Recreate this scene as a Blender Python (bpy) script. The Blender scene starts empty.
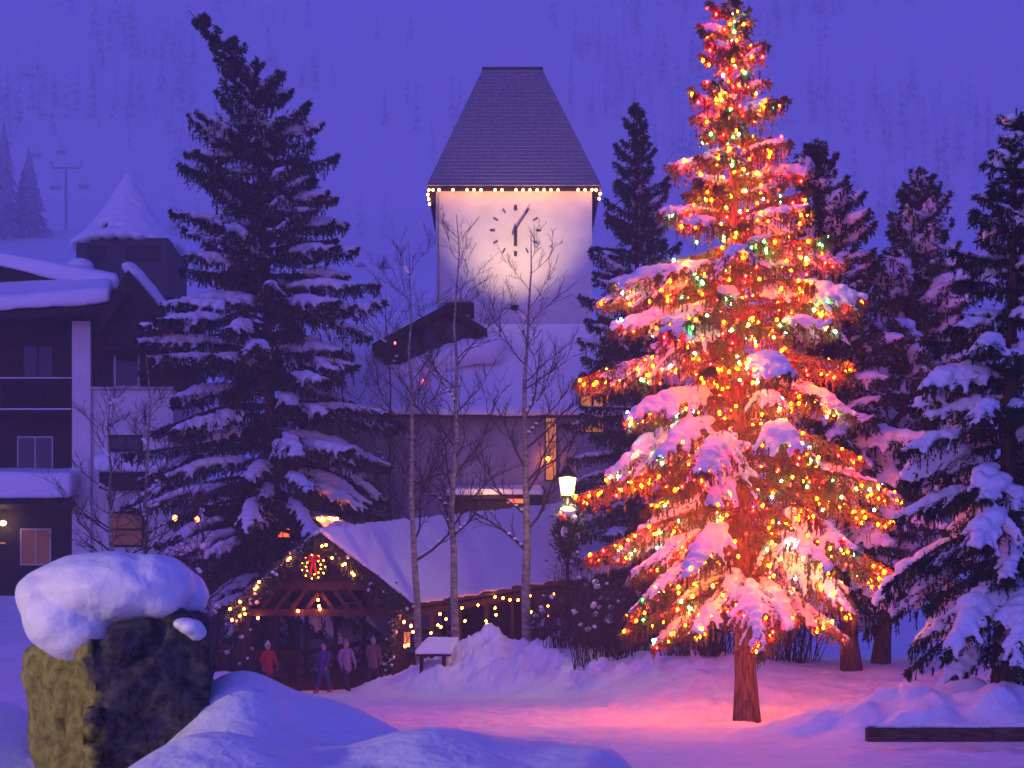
import bpy, bmesh, math, random
import numpy as np
from math import radians as rad, pi, sin, cos
from mathutils import Vector, Matrix

S = bpy.context.scene
COL = S.collection
F, YH, CH = 1600.0, 648.0, 1.6          # focal length in pixels, horizon row, eye height

def P(px, py, d):
    """world point seen at pixel (px,py) when it stands d metres away"""
    return Vector(((px - 512) * d / F, d, CH + (YH - py) * d / F))
def X(px, d): return (px - 512) * d / F
def Z(py, d): return CH + (YH - py) * d / F

# ------------------------------------------------------------------ numpy noise
def _hash(i, j, k, seed):
    n = (i * 374761393 + j * 668265263 + k * 2147483647 + seed * 974634777) & 0xffffffff
    n = ((n ^ (n >> 13)) * 1274126177) & 0xffffffff
    n = n ^ (n >> 16)
    return (n & 0xffffff) / float(0xffffff)
def vnoise(p, seed=0):
    p = np.asarray(p, float)
    f = np.floor(p).astype(np.int64); t = p - f; t = t * t * (3 - 2 * t)
    r = 0
    for a in (0, 1):
        for b in (0, 1):
            for c in (0, 1):
                w = (t[:, 0] if a else 1 - t[:, 0]) * (t[:, 1] if b else 1 - t[:, 1]) * (t[:, 2] if c else 1 - t[:, 2])
                r = r + w * _hash(f[:, 0] + a, f[:, 1] + b, f[:, 2] + c, seed)
    return r * 2 - 1
def fbm(p, seed=0, oct=4, gain=.5):
    r = 0; a = 1; s = 0
    for o in range(oct):
        r = r + a * vnoise(p * (2 ** o), seed + o); s += a; a *= gain
    return r / s
def sm(a, b, v):
    t = np.clip((v - a) / (b - a), 0, 1); return t * t * (3 - 2 * t)

# ------------------------------------------------------------------ materials
def nodes_of(name):
    m = bpy.data.materials.new(name); m.use_nodes = True
    nt = m.node_tree; b = nt.nodes['Principled BSDF']
    return m, nt, b
def mat(name, col, rough=.7, var=.0, scale=3.0, bump=0., bscale=20., col2=None, stretch=(1, 1, 1), metal=0., spec=.4, detail=5):
    m, nt, b = nodes_of(name)
    b.inputs['Roughness'].default_value = rough
    b.inputs['Metallic'].default_value = metal
    b.inputs['Specular IOR Level'].default_value = spec
    b.inputs['Base Color'].default_value = (*col, 1)
    tc = nt.nodes.new('ShaderNodeTexCoord'); mp = nt.nodes.new('ShaderNodeMapping')
    mp.inputs['Scale'].default_value = stretch
    nt.links.new(tc.outputs['Object'], mp.inputs['Vector'])
    if var > 0 or col2:
        n = nt.nodes.new('ShaderNodeTexNoise'); n.inputs['Scale'].default_value = scale; n.inputs['Detail'].default_value = detail
        nt.links.new(mp.outputs[0], n.inputs['Vector'])
        r = nt.nodes.new('ShaderNodeValToRGB')
        r.color_ramp.elements[0].position = .35; r.color_ramp.elements[1].position = .65
        c2 = col2 or tuple(c * (1 + var) for c in col)
        c1 = col if col2 else tuple(c * (1 - var) for c in col)
        r.color_ramp.elements[0].color = (*c1, 1); r.color_ramp.elements[1].color = (*c2, 1)
        nt.links.new(n.outputs[0], r.inputs[0]); nt.links.new(r.outputs[0], b.inputs['Base Color'])
    if bump > 0:
        n2 = nt.nodes.new('ShaderNodeTexNoise'); n2.inputs['Scale'].default_value = bscale; n2.inputs['Detail'].default_value = 6
        nt.links.new(mp.outputs[0], n2.inputs['Vector'])
        bp = nt.nodes.new('ShaderNodeBump'); bp.inputs['Strength'].default_value = bump; bp.inputs['Distance'].default_value = .07
        nt.links.new(n2.outputs[0], bp.inputs['Height']); nt.links.new(bp.outputs[0], b.inputs['Normal'])
    return m
def emat(name, col, strength):
    m, nt, b = nodes_of(name)
    b.inputs['Base Color'].default_value = (*[c * .12 for c in col], 1)
    b.inputs['Emission Color'].default_value = (*col, 1)
    b.inputs['Emission Strength'].default_value = strength
    return m

M = {}
M['snow'] = mat('snow', (.82, .84, .86), .55, bump=.35, bscale=9, spec=.25)
M['snow_tree'] = mat('snow_on_boughs', (.72, .76, .82), .6, bump=.5, bscale=14, spec=.2)
M['snow_ground'] = mat('trodden_snow', (.78, .80, .83), .6, var=.05, scale=1.3, bump=.9, bscale=4, spec=.25)
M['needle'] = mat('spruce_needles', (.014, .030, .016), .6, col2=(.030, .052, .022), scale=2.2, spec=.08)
M['needle_lit'] = mat('glow_tinted_xmas_needles', (.12, .10, .035), .6, col2=(.20, .15, .045), scale=2.5, spec=.12)  # bulb glow put into the colour: lighter and warmer than the other spruces
M['frost_haze'] = mat('haze_paled_frosty_needles', (.40, .43, .44), .7, var=.15)  # frost, paled further so part of the haze is in the colour
M['bark'] = mat('spruce_bark', (.10, .065, .045), .85, var=.5, scale=6, bump=.9, bscale=14, stretch=(3, 3, .5), spec=.08)
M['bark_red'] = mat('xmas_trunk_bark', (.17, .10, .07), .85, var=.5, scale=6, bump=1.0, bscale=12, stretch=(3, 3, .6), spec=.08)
M['aspen'] = mat('aspen_bark', (.36, .33, .25), .75, col2=(.12, .10, .075), scale=3.5, bump=.4, bscale=12, stretch=(1.2, 1.2, 2.6))
M['twig'] = mat('twig_bark', (.075, .055, .045), .8, var=.3, spec=.08)
M['stucco'] = mat('pale_stucco', (.74, .71, .66), .85, var=.06, scale=1.2, bump=.25, bscale=30, spec=.08)
M['stucco_grey'] = mat('grey_stucco', (.29, .29, .33), .85, var=.12, scale=1.0, bump=.25, bscale=30, spec=.08)
M['darkwood'] = mat('dark_stained_wood', (.035, .024, .020), .75, var=.35, scale=4, bump=.4, bscale=10, stretch=(1, 1, 6), spec=.08)
M['midwood'] = mat('brown_timber', (.06, .032, .02), .75, var=.35, scale=4, bump=.4, bscale=10, stretch=(6, 1, 1), spec=.08)
M['edgewood'] = mat('weathered_edging_timber', (.15, .075, .05), .8, var=.45, scale=3, bump=.8, bscale=8, stretch=(1.2, 4, 8), spec=.1)
M['trimwood'] = mat('painted_window_frame', (.42, .40, .40), .6)
M['glass'] = mat('dark_window_glass', (.02, .02, .03), .12, spec=.25)
M['shingle'] = mat('weathered_shingles', (.26, .265, .29), .85, var=.22, scale=5, bump=.6, bscale=9, stretch=(2.5, 2.5, 1.2), spec=.08)
M['shingle_dark'] = mat('dark_shingles', (.07, .06, .06), .85, var=.3, scale=4, bump=.5, spec=.08)
M['iron'] = mat('black_iron', (.02, .02, .022), .45, metal=.6)
M['clockmetal'] = mat('dark_clock_metal', (.045, .04, .05), .5)
M['pilot'] = mat('haze_paled_steel', (.34, .34, .36), .5, metal=.3)  # lightened so the far chairlift fades into haze by its colour
M['garland'] = mat('garland_needles', (.035, .06, .03), .6, col2=(.07, .09, .045), scale=5, spec=.08)
M['ribbon'] = mat('red_ribbon', (.65, .02, .02), .5)
M['lichen_lamp_tint'] = None
for nm, c, s in (('orange', (1, .085, .0004), 205), ('red', (1, .004, .002), 140), ('yellow', (1, .27, .003), 115),
                 ('green', (.08, 1, .12), 60), ('aqua', (.30, .95, .80), 55)):
    M['b_' + nm] = emat('bulb_' + nm, c, s)
M['b_warm'] = emat('bulb_warm_white', (1, .19, .012), 55)
M['b_eave'] = emat('bulb_eave_white', (1, .34, .08), 26)
M['lampglass'] = emat('lit_lantern_glass', (1, .66, .22), 5)
M['litwin'] = emat('lit_window_glass', (1, .30, .08), .27)
M['litwin_dim'] = emat('dim_lit_window_glass', (1, .30, .10), .03)
M['litred'] = emat('red_lit_panel', (1, .08, .02), 1.6)

def rock_mat():
    m, nt, b = nodes_of('lamp_tinted_lichen_rock')
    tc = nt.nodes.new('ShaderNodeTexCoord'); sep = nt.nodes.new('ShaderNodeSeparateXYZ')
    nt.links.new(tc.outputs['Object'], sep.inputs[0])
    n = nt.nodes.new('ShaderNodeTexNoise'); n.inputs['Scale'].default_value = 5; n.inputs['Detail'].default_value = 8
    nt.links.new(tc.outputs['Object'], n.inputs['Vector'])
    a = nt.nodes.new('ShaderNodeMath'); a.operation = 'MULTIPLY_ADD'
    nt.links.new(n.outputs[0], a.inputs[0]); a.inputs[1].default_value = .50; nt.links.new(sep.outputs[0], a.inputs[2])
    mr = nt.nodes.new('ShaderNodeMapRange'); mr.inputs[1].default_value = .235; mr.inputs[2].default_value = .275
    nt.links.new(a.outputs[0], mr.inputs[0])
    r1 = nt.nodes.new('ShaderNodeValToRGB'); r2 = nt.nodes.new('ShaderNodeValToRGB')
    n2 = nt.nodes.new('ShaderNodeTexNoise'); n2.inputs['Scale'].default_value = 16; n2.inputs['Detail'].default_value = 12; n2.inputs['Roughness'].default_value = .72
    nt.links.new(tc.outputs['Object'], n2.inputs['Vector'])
    for r, c0, c1 in ((r1, (.15, .14, .025), (.50, .47, .10)), (r2, (.012, .011, .012), (.15, .135, .13))):  # left: lichen with lamplight painted into its yellow; right: dark stone
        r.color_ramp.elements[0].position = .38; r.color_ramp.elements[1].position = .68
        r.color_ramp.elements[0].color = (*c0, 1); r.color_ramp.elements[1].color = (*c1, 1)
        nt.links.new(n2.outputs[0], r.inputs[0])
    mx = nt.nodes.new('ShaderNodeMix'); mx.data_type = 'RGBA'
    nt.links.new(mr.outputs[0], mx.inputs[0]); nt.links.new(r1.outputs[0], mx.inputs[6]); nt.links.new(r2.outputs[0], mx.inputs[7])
    nt.links.new(mx.outputs[2], b.inputs['Base Color']); b.inputs['Roughness'].default_value = .85
    bp = nt.nodes.new('ShaderNodeBump'); bp.inputs['Strength'].default_value = 1; bp.inputs['Distance'].default_value = .035
    nt.links.new(n2.outputs[0], bp.inputs['Height']); nt.links.new(bp.outputs[0], b.inputs['Normal'])
    return m
M['lichen_lamp_tint'] = rock_mat()

# ------------------------------------------------------------------ object helpers
def tag(o, label=None, cat=None, group=None, kind=None):
    if label: o['label'] = label
    if cat: o['category'] = cat
    if group: o['group'] = group
    if kind: o['kind'] = kind
    return o
def empty(name, loc, label, cat, group=None):
    o = bpy.data.objects.new(name, None); COL.objects.link(o); o.location = loc
    o.empty_display_size = .3
    return tag(o, label, cat, group)
def link(name, me, parent=None, mats=None, loc=None):
    o = bpy.data.objects.new(name, me); COL.objects.link(o)
    for m in (mats or []): me.materials.append(m)
    if parent is not None:
        o.parent = parent
        if loc is None:            # mesh given in world coordinates: keep it there
            o.matrix_parent_inverse = Matrix.Translation(-Vector(parent.location))
    if loc is not None: o.location = loc
    return o
def np_mesh(name, V, Fc, smooth=False, mi=None):
    V = np.ascontiguousarray(V, np.float32); Fc = np.ascontiguousarray(Fc, np.int32)
    me = bpy.data.meshes.new(name); k = Fc.shape[1]
    me.vertices.add(len(V)); me.vertices.foreach_set('co', V.ravel())
    me.loops.add(Fc.size); me.loops.foreach_set('vertex_index', Fc.ravel())
    me.polygons.add(len(Fc)); me.polygons.foreach_set('loop_start', np.arange(0, Fc.size, k, dtype=np.int32))
    if mi is not None: me.polygons.foreach_set('material_index', np.asarray(mi, np.int32))
    me.polygons.foreach_set('use_smooth', np.full(len(Fc), smooth))
    me.update(calc_edges=True); me.validate()
    return me

class MB:
    """collects shapes in world coordinates into one mesh"""
    def __init__(s): s.v = []; s.f = []
    def poly(s, pts, faces):
        b = len(s.v); s.v += [tuple(p) for p in pts]; s.f += [tuple(i + b for i in f) for f in faces]
    def hexa(s, p):   # p: 8 points, bottom 4 ccw then top 4
        s.poly(p, [(3, 2, 1, 0), (4, 5, 6, 7), (0, 1, 5, 4), (1, 2, 6, 5), (2, 3, 7, 6), (3, 0, 4, 7)])
    def box(s, x0, x1, y0, y1, z0, z1):
        s.hexa([(x0, y0, z0), (x1, y0, z0), (x1, y1, z0), (x0, y1, z0), (x0, y0, z1), (x1, y0, z1), (x1, y1, z1), (x0, y1, z1)])
    def bar(s, a, b, w, h=None):
        """rectangular bar from a to b"""
        a = Vector(a); b = Vector(b); h = h or w
        d = (b - a).normalized(); up = Vector((0, 0, 1)) if abs(d.z) < .95 else Vector((0, 1, 0))
        r = d.cross(up).normalized() * w / 2; u = r.cross(d).normalized() * h / 2
        s.hexa([a - r - u, a + r - u, b + r - u, b - r - u, a - r + u, a + r + u, b + r + u, b - r + u])
    def prism(s, pts, v):
        """closed polygon pts extruded along v"""
        n = len(pts); v = Vector(v)
        q = [Vector(p) for p in pts]; q2 = [p + v for p in q]
        s.poly(q + q2, [tuple(range(n)), tuple(range(2 * n - 1, n - 1, -1))] + [(i, i + n, (i + 1) % n + n, (i + 1) % n) for i in range(n)])
    def tube(s, pts, rr, n=6, cap=True):
        pts = [Vector(p) for p in pts]
        if not hasattr(rr, '__len__'): rr = [rr] * len(pts)
        b = len(s.v); m = len(pts)
        for i, p in enumerate(pts):
            d = (pts[min(i + 1, m - 1)] - pts[max(i - 1, 0)])
            d = d.normalized() if d.length > 1e-9 else Vector((0, 0, 1))
            a = d.cross(Vector((.31, .95, .05)))
            if a.length < .05: a = d.cross(Vector((1, 0, 0)))
            a.normalize(); c = d.cross(a)
            for k in range(n):
                t = 2 * pi * k / n
                s.v.append(tuple(p + (a * cos(t) + c * sin(t)) * rr[i]))
        for i in range(m - 1):
            for k in range(n):
                k2 = (k + 1) % n
                s.f.append((b + i * n + k, b + i * n + k2, b + (i + 1) * n + k2, b + (i + 1) * n + k))
        if cap:
            s.f.append(tuple(b + k for k in range(n))[::-1]); s.f.append(tuple(b + (m - 1) * n + k for k in range(n)))
    def lathe(s, c, prof, n=16, rot=0):
        """prof: list of (r, z) round the vertical axis at c"""
        b = len(s.v); c = Vector(c)
        for r, z in prof:
            for k in range(n):
                t = 2 * pi * k / n + rot
                s.v.append((c.x + r * cos(t), c.y + r * sin(t), c.z + z))
        m = len(prof)
        for i in range(m - 1):
            for k in range(n):
                k2 = (k + 1) % n
                s.f.append((b + i * n + k, b + i * n + k2, b + (i + 1) * n + k2, b + (i + 1) * n + k))
        s.f.append(tuple(b + k for k in range(n))[::-1]); s.f.append(tuple(b + (m - 1) * n + k for k in range(n)))
    def build(s, name, m, parent=None, smooth=False, bevel=0):
        me = bpy.data.meshes.new(name); me.from_pydata(s.v, [], s.f)
        bm = bmesh.new(); bm.from_mesh(me); bmesh.ops.recalc_face_normals(bm, faces=bm.faces)
        if bevel: bmesh.ops.bevel(bm, geom=list(bm.edges), offset=bevel, segments=1, affect='EDGES')
        bm.to_mesh(me); bm.free()
        if smooth: me.polygons.foreach_set('use_smooth', [True] * len(me.polygons))
        return link(name, me, parent, [m])

def _ico(n):
    bm = bmesh.new(); bmesh.ops.create_icosphere(bm, subdivisions=n, radius=1)
    v = np.array([x.co[:] for x in bm.verts]); f = np.array([[a.index for a in q.verts] for q in bm.faces]); bm.free()
    return v, f
ICO1, ICO2, ICO3 = _ico(1), _ico(2), _ico(3)
def blobs_mesh(name, C, R, ico=ICO2):
    """C (n,3) centres, R (n,3) radii -> overlapping icospheres"""
    C = np.asarray(C, float); R = np.asarray(R, float)
    v, f = ico; n = len(C)
    V = (v[None] * R[:, None] + C[:, None]).reshape(-1, 3)
    Fc = (f[None] + (np.arange(n) * len(v))[:, None, None]).reshape(-1, 3)
    return np_mesh(name, V, Fc, True)
def remesh(name, me, vox, smooth=4, fac=.5, disp=0., dscale=3., seed=0):
    o = bpy.data.objects.new('tmp', me); COL.objects.link(o)
    r = o.modifiers.new('r', 'REMESH'); r.mode = 'VOXEL'; r.voxel_size = vox; r.use_smooth_shade = True
    if smooth:
        q = o.modifiers.new('s', 'SMOOTH'); q.iterations = smooth; q.factor = fac
    dg = bpy.context.evaluated_depsgraph_get(); dg.update()
    out = bpy.data.meshes.new_from_object(o.evaluated_get(dg)); out.name = name
    bpy.data.objects.remove(o); bpy.data.meshes.remove(me)
    if disp:
        n = len(out.vertices); co = np.empty(n * 3, np.float32); no = np.empty(n * 3, np.float32)
        out.vertices.foreach_get('co', co); out.vertices.foreach_get('normal', no)
        co = co.reshape(-1, 3); no = no.reshape(-1, 3)
        co = co + no * (fbm(co * dscale, seed, 4) * disp)[:, None]
        out.vertices.foreach_set('co', co.astype(np.float32).ravel())
    out.polygons.foreach_set('use_smooth', [True] * len(out.polygons)); out.update()
    return out
def snow_from(name, C, R, vox, parent, smooth=3, disp=.0, dscale=3., m=None, seed=1):
    me = remesh(name, blobs_mesh(name, C, R), vox, smooth, .5, disp, dscale, seed)
    return link(name, me, parent, [m or M['snow']])
def capsules(L, step=.5):
    """L: list of (a, b, ra, rb) -> blob centres and radii"""
    C = []; R = []
    for a, b, ra, rb in L:
        a = Vector(a); b = Vector(b); d = (b - a).length; n = max(2, int(d / (min(ra, rb) * step)) + 1)
        for i in range(n):
            t = i / (n - 1); C.append(a.lerp(b, t)); R.append([ra + (rb - ra) * t] * 3)
    return [tuple(c) for c in C], R

# ------------------------------------------------------------------ the lie of the land
RIDGE = [(380, 58, .15), (418, 57.5, .8), (450, 57, 1.35), (490, 57, 2.0), (528, 56, 1.6), (560, 55, 1.7), (610, 53, 1.35), (660, 50, 1.3), (720, 47, 1.2)]
MOUND = [(px, d, CH + (YH - py) * d / F - 1.04, sx, sy) for px, py, d, sx, sy in (   # shoulder-high snow mounds in the foreground
    (238, 672, 8.6, .40, .75), (325, 703, 8.9, .42, .6), (432, 724, 7.8, .50, .6), (585, 744, 8.0, .42, .6), (205, 730, 7.2, .45, .5),
    (-20, 697, 9.0, .45, .8), (505, 738, 8.3, .35, .5), (150, 712, 8.6, .4, .5))]
def hill_z(y):
    b = np.interp(y, [100, 150, 300, 470, 520, 560, 600, 760], [0, 12, 60, 115, 133, 140, 166, 325])
    return b
def g(x, y, fine=False):
    x = np.asarray(x, float); y = np.asarray(y, float)
    sh = x.shape; x = x.ravel(); y = y.ravel()
    p = np.stack([x, y, np.zeros_like(x)], 1)
    z = .03 * fbm(p * .8, 3, 3) * sm(14, 20, y)
    r = x / np.maximum(y, 1)
    z = z + 3.9 * sm(-.185, -.26, r) * sm(36, 72, y)
    z = z + .9 * sm(-.12, -.18, r) * sm(20, 34, y) * (1 - sm(46, 56, y))
    z = z + 1.25 * sm(36, 49, y) * sm(1.0, 6, x)
    # ploughed ridge
    best = np.zeros_like(x)
    for (a, b) in zip(RIDGE[:-1], RIDGE[1:]):
        A = np.array([X(a[0], a[1]), a[1]]); B = np.array([X(b[0], b[1]), b[1]]); AB = B - A
        t = np.clip(((x - A[0]) * AB[0] + (y - A[1]) * AB[1]) / (AB @ AB), 0, 1)
        d = np.hypot(x - A[0] - t * AB[0], y - A[1] - t * AB[1]); h = a[2] + (b[2] - a[2]) * t
        w = 3.2 + 1.0 * t * 0
        best = np.maximum(best, h * (1 - sm(0, 1, d / w)) ** 1.1)
    n1 = fbm(p * 1.1, 11, 4, .55)
    lum = 1 + .35 * n1
    rdg = np.maximum(z, best * lum); z = rdg
    amt = np.clip(best, 0, 1)
    z = z + amt * (.24 * (1 - np.abs(vnoise(p * 1.5, 21)) * 2) * .6 + .12 * (.5 - np.abs(vnoise(p * 3.3, 22))) + .18 * fbm(p * 4, 23, 4) + .10 * (.4 - np.abs(vnoise(p * 6.5, 24))))
    # right-hand heap behind the timber edging
    e = np.sqrt(((x - 7.9) / 4.2) ** 2 + ((y - 28.2) / np.where(y < 28.2, 2.9, 5)) ** 2)
    hp = .80 * (1 - sm(.15, 1, e))
    z = z + hp * (1 + .45 * fbm(p * 1.2, 31, 4)) + np.clip(hp * 3, 0, 1) * (.10 * vnoise(p * 2.6, 33) + .05 * vnoise(p * 6, 34))
    # foot-trodden snow round the lit tree
    tr = np.exp(-(((x - 4.2) / 6) ** 2 + ((y - 38) / 8) ** 2))
    z = z + .11 * tr * vnoise(p * 1.9, 41) + .06 * tr * vnoise(p * 4.3, 43)
    rut = sm(20, 24, y) * (1 - sm(52, 58, y)) * sm(-12, -8, x)
    z = z + .03 * rut * np.sin(y * 2.6 + .35 * x + 1.6 * vnoise(p * .5, 47)) + .06 * rut * fbm(p * 2.6, 45, 4)
    # foreground
    fr = (1 - sm(9.5, 13, y)) * (1 - sm(.35, 1.15, x + .12 * np.sin(y * 2.1)))
    z = z + 1.04 * fr
    acc = 0
    for px, my, h, sx, sy in MOUND:
        acc = acc + (h * np.exp(-(((x - X(px, my)) / sx) ** 2 + ((y - my) / sy) ** 2))) ** 2.2
    z = z + acc ** (1 / 2.2) - .55 * np.exp(-(((x + 2.25) / .42) ** 2 + ((y - 7.35) / .75) ** 2)) + .03 * fr * vnoise(p * 1.6, 61)
    z = z + hill_z(y) + sm(120, 170, y) * 3 * fbm(p * .02, 51, 3)
    return z.reshape(sh)
def gz(x, y): return float(g(np.array([x]), np.array([y]))[0])

def axis(parts):
    out = [parts[0][0]]
    for a, b, n in parts: out += list(np.linspace(a, b, n + 1)[1:])
    return np.array(out)
def sheet(name, xs, ys, m, kind='structure'):
    XX, YY = np.meshgrid(xs, ys); ZZ = g(XX, YY)
    V = np.stack([XX, YY, ZZ], -1).reshape(-1, 3); nx = len(xs); ny = len(ys)
    i = (np.arange(ny - 1)[:, None] * nx + np.arange(nx - 1)[None]).ravel()
    Fc = np.stack([i, i + 1, i + nx + 1, i + nx], 1)
    o = link(name, np_mesh(name, V, Fc, True), None, [m]); o['kind'] = kind
    return o
xs = axis([(-260, -40, 30), (-40, -14, 60), (-14, -4, 80), (-4, 2, 120), (2, 14, 130), (14, 40, 60), (40, 260, 30)])
ys = axis([(-30, 3, 30), (3, 12, 150), (12, 22, 50), (22, 64, 420), (64, 100, 70), (100, 150, 20)])
ground = sheet('ground', xs, ys, M['snow_ground'])
hill = sheet('hill', axis([(-420, 420, 90)]), axis([(150, 775, 125)]), M['snow'])

# ------------------------------------------------------------------ spruces
def rnd(n, a=0., b=1.): return RNG.random(n) * (b - a) + a
RNG = np.random.default_rng(1)
def tufts(Pt, D, ln, wd, spread, rep):
    """needle sprays: diamonds at points Pt heading along D"""
    Pt = np.repeat(Pt, rep, 0); D = np.repeat(D, rep, 0); ln = np.repeat(ln, rep) * rnd(len(Pt), .6, 1.25)
    q = RNG.normal(size=Pt.shape); q /= np.linalg.norm(q, axis=1)[:, None]
    u = D + q * spread; u /= np.linalg.norm(u, axis=1)[:, None]
    w = RNG.normal(size=Pt.shape); v = np.cross(u, w); v /= np.linalg.norm(v, axis=1)[:, None] + 1e-9
    v *= (wd * ln)[:, None]
    a = Pt; c = Pt + u * ln[:, None]; mid = Pt + u * (ln * .45)[:, None]
    V = np.stack([a, mid + v, c, mid - v], 1).reshape(-1, 3)
    return V

def spruce(name, label, base, H, R0, prof, seed, nb=120, t0=.1, elev=(-5, 38), sag=(.5, .15), snow=1., snow_p=.8, vox=.06,
           lat=.14, reps=2, tl=.13, tw=.13, curtain=.5, lean=None, needle=None, bark=None, trunk_r=.22, group=None, K=10, snowmat=None,
           cat='spruce tree', Lr=(.58, 1.18), bare=None, asym=None, dist=.92, rag=0.):
    global RNG
    RNG = np.random.default_rng(seed); rs = random.Random(seed)
    needle = needle or M['needle']; bark = bark or M['bark']
    bx, by, bz = base; lean = lean or (lambda t: (0, 0))
    root = empty(name, base, label, cat, group)
    tr = MB(); n = 14
    pts = []; rr = []
    for i in range(n + 1):
        t = i / n; lx, ly = lean(t); pts.append((bx + lx, by + ly, bz - .25 + (H + .25) * t)); rr.append(max(.015, trunk_r * (1 - t) ** .85 * (1.28 if i == 0 else 1)))
    tr.tube(pts, rr, 10); tr.build('trunk', bark, root, True)
    wood = MB(); NV = []; SC = []; SR = []; info = []
    az = rs.random() * 6.28
    for i in range(nb):
        wn = 6; t = t0 + (1 - t0) * (max(0, (i // wn) * wn + wn * (.5 + rs.gauss(0, .24))) / nb) ** dist; t = max(t, t0)
        if t > .985: continue
        az += 2.39996 + rs.uniform(-.35, .35)
        if bare and bare(t, az): continue
        L = R0 * prof((t - t0) / (1 - t0)) * rs.uniform(Lr[0] - rag * t * .35, Lr[1] + rag * t * .3)
        if asym: L *= asym(t, az)
        if L < .12: L = .12
        e = rad(elev[0] + (elev[1] - elev[0]) * t ** 1.3 + rs.uniform(-7, 7)); sg = sag[0] + (sag[1] - sag[0]) * t + rs.uniform(-.06, .06)
        lx, ly = lean(t); o = np.array([bx + lx, by + ly, bz + H * t])
        dh = np.array([cos(az), sin(az), 0.]); perp = np.array([-sin(az), cos(az), 0.])
        bend = rs.uniform(-.15, .15)
        def curve(s):
            s = np.asarray(s, float)[:, None]
            return o + dh * L * s * cos(e) * (1 - .12 * s) + perp * L * bend * s ** 2 + np.array([0, 0, 1.]) * (L * (s * math.sin(e) - sg * s ** 2 + .08 * s ** 4))
        ss = np.linspace(0, 1, 7); cp = curve(ss)
        wr = .018 + .013 * L
        wood.tube([tuple(q) for q in cp], [wr * (1 - .8 * s) for s in ss], 4, False)
        m = max(6, int(L / lat) * 2)
        s = np.linspace(.12 if L > 1 else .02, 1.0, m) + rnd(m, -.03, .03); s = np.clip(s, .02, 1)
        oc = curve(s); tan = curve(np.clip(s + .05, 0, 1.1)) - curve(np.clip(s - .05, 0, 1.05)); tan /= np.linalg.norm(tan, axis=1)[:, None] + 1e-9
        side = np.where(np.arange(m) % 2 == 0, 1., -1.)[:, None]
        fa = rad(1) * rnd(m, 38, 72)[:, None] * (1 - .45 * s[:, None])
        ld = tan * np.cos(fa) + perp * side * np.sin(fa) + np.array([0, 0, 1.]) * rnd(m, -.28, .05)[:, None]
        ld /= np.linalg.norm(ld, axis=1)[:, None]
        ll = (.10 + .36 * L * (1 - s) ** .75 * np.minimum(1, s * 4)) * rnd(m, .7, 1.2); ll = np.minimum(ll, .85)
        k = np.linspace(0, 1, K)
        dr = rnd(m, .15, .5)
        LP = oc[:, None] + ld[:, None] * (ll[:, None] * k)[..., None]
        LP[..., 2] -= (dr * ll)[:, None] * k[None] ** 2
        DD = np.repeat(ld[:, None], K, 1).copy(); DD[..., 2] -= 2 * dr[:, None] * k[None]
        a = LP.reshape(-1, 3); d = DD.reshape(-1, 3)
        NV.append(tufts(a, d, np.full(len(a), tl), tw, .75, reps))
        mk = 16; sk = np.linspace(.1, 1.02, mk)       # needles on the main stem
        NV.append(tufts(curve(sk), np.repeat(dh[None], mk, 0), np.full(mk, tl), tw, 1.0, reps + 1))
        if curtain > 0 and L > .5:
            q = int(m * K * curtain / 3.5)
            idx = RNG.integers(0, len(a), q); st = a[idx]; hl = rnd(q, .06, .24) * min(1, L / 1.5)
            kk = np.linspace(0, 1, 6); HP = st[:, None] + np.stack([rnd(q, -.06, .06), rnd(q, -.06, .06), -np.ones(q)], 1)[:, None] * (hl[:, None] * kk)[..., None]
            hd = np.zeros((q * 6, 3)); hd[:, 2] = -1
            NV.append(tufts(HP.reshape(-1, 3), hd, np.full(q * 6, tl * .9), tw, .35, reps))
        sn = False
        if snow > 0 and rs.random() < snow_p * (1 if t < .9 else .7):
            sn = True
            w = snow * (.05 + .036 * min(L, 3.2)) * rs.uniform(.65, 1.4)
            s0 = rs.uniform(.15, .5); s1 = rs.uniform(.80, .97)
            nn = max(3, int(L * (s1 - s0) / (w * .55))); sv = np.linspace(s0, s1, nn); cc = curve(sv)
            ph = rs.random() * 9
            for j in range(nn):
                u = (sv[j] - s0) / (s1 - s0)
                r = w * (.5 + .65 * sin(pi * min(1, .15 + .8 * u))) * (1 + .3 * sin(ph + j * 1.9))
                SC.append(cc[j] + [rs.uniform(-.3, .3) * r, rs.uniform(-.3, .3) * r, r * .45]); SR.append((r * 1.15, r * 1.15, r * .72))
            for j in range(m):
                if s[j] > s0 and rs.random() < .72:
                    kn = rs.choice((.5, .8, 1.)); q = max(2, int(ll[j] * kn / .055))
                    for kx in range(1, q + 1):
                        kf = kn * kx / q; pp = oc[j] + ld[j] * ll[j] * kf; r = w * .50 * (1 - .6 * kf) * rs.uniform(.7, 1.3) + .014
                        SC.append(pp + [0, 0, -dr[j] * ll[j] * kf ** 2 + r * .5]); SR.append((r, r, r * .8))
        info.append((t, az, L, curve, oc, ld, ll, sn, s))
    V = np.concatenate(NV); Fc = np.arange(len(V)).reshape(-1, 4)
    link('crown', np_mesh('crown', V, Fc), root, [needle])
    wood.build('branch', bark, root)
    if SC: snow_from('snow', np.array(SC), np.array(SR), vox, root, 2, disp=.055, dscale=6.5, m=snowmat or M['snow_tree'])
    return root, info

def cone(p=.8, base=.25):
    """spruce outline: widest a little above the lowest boughs"""
    return lambda t: max(.05, min(1, .72 + t / base * .28) * (1 - t) ** p)

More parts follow.
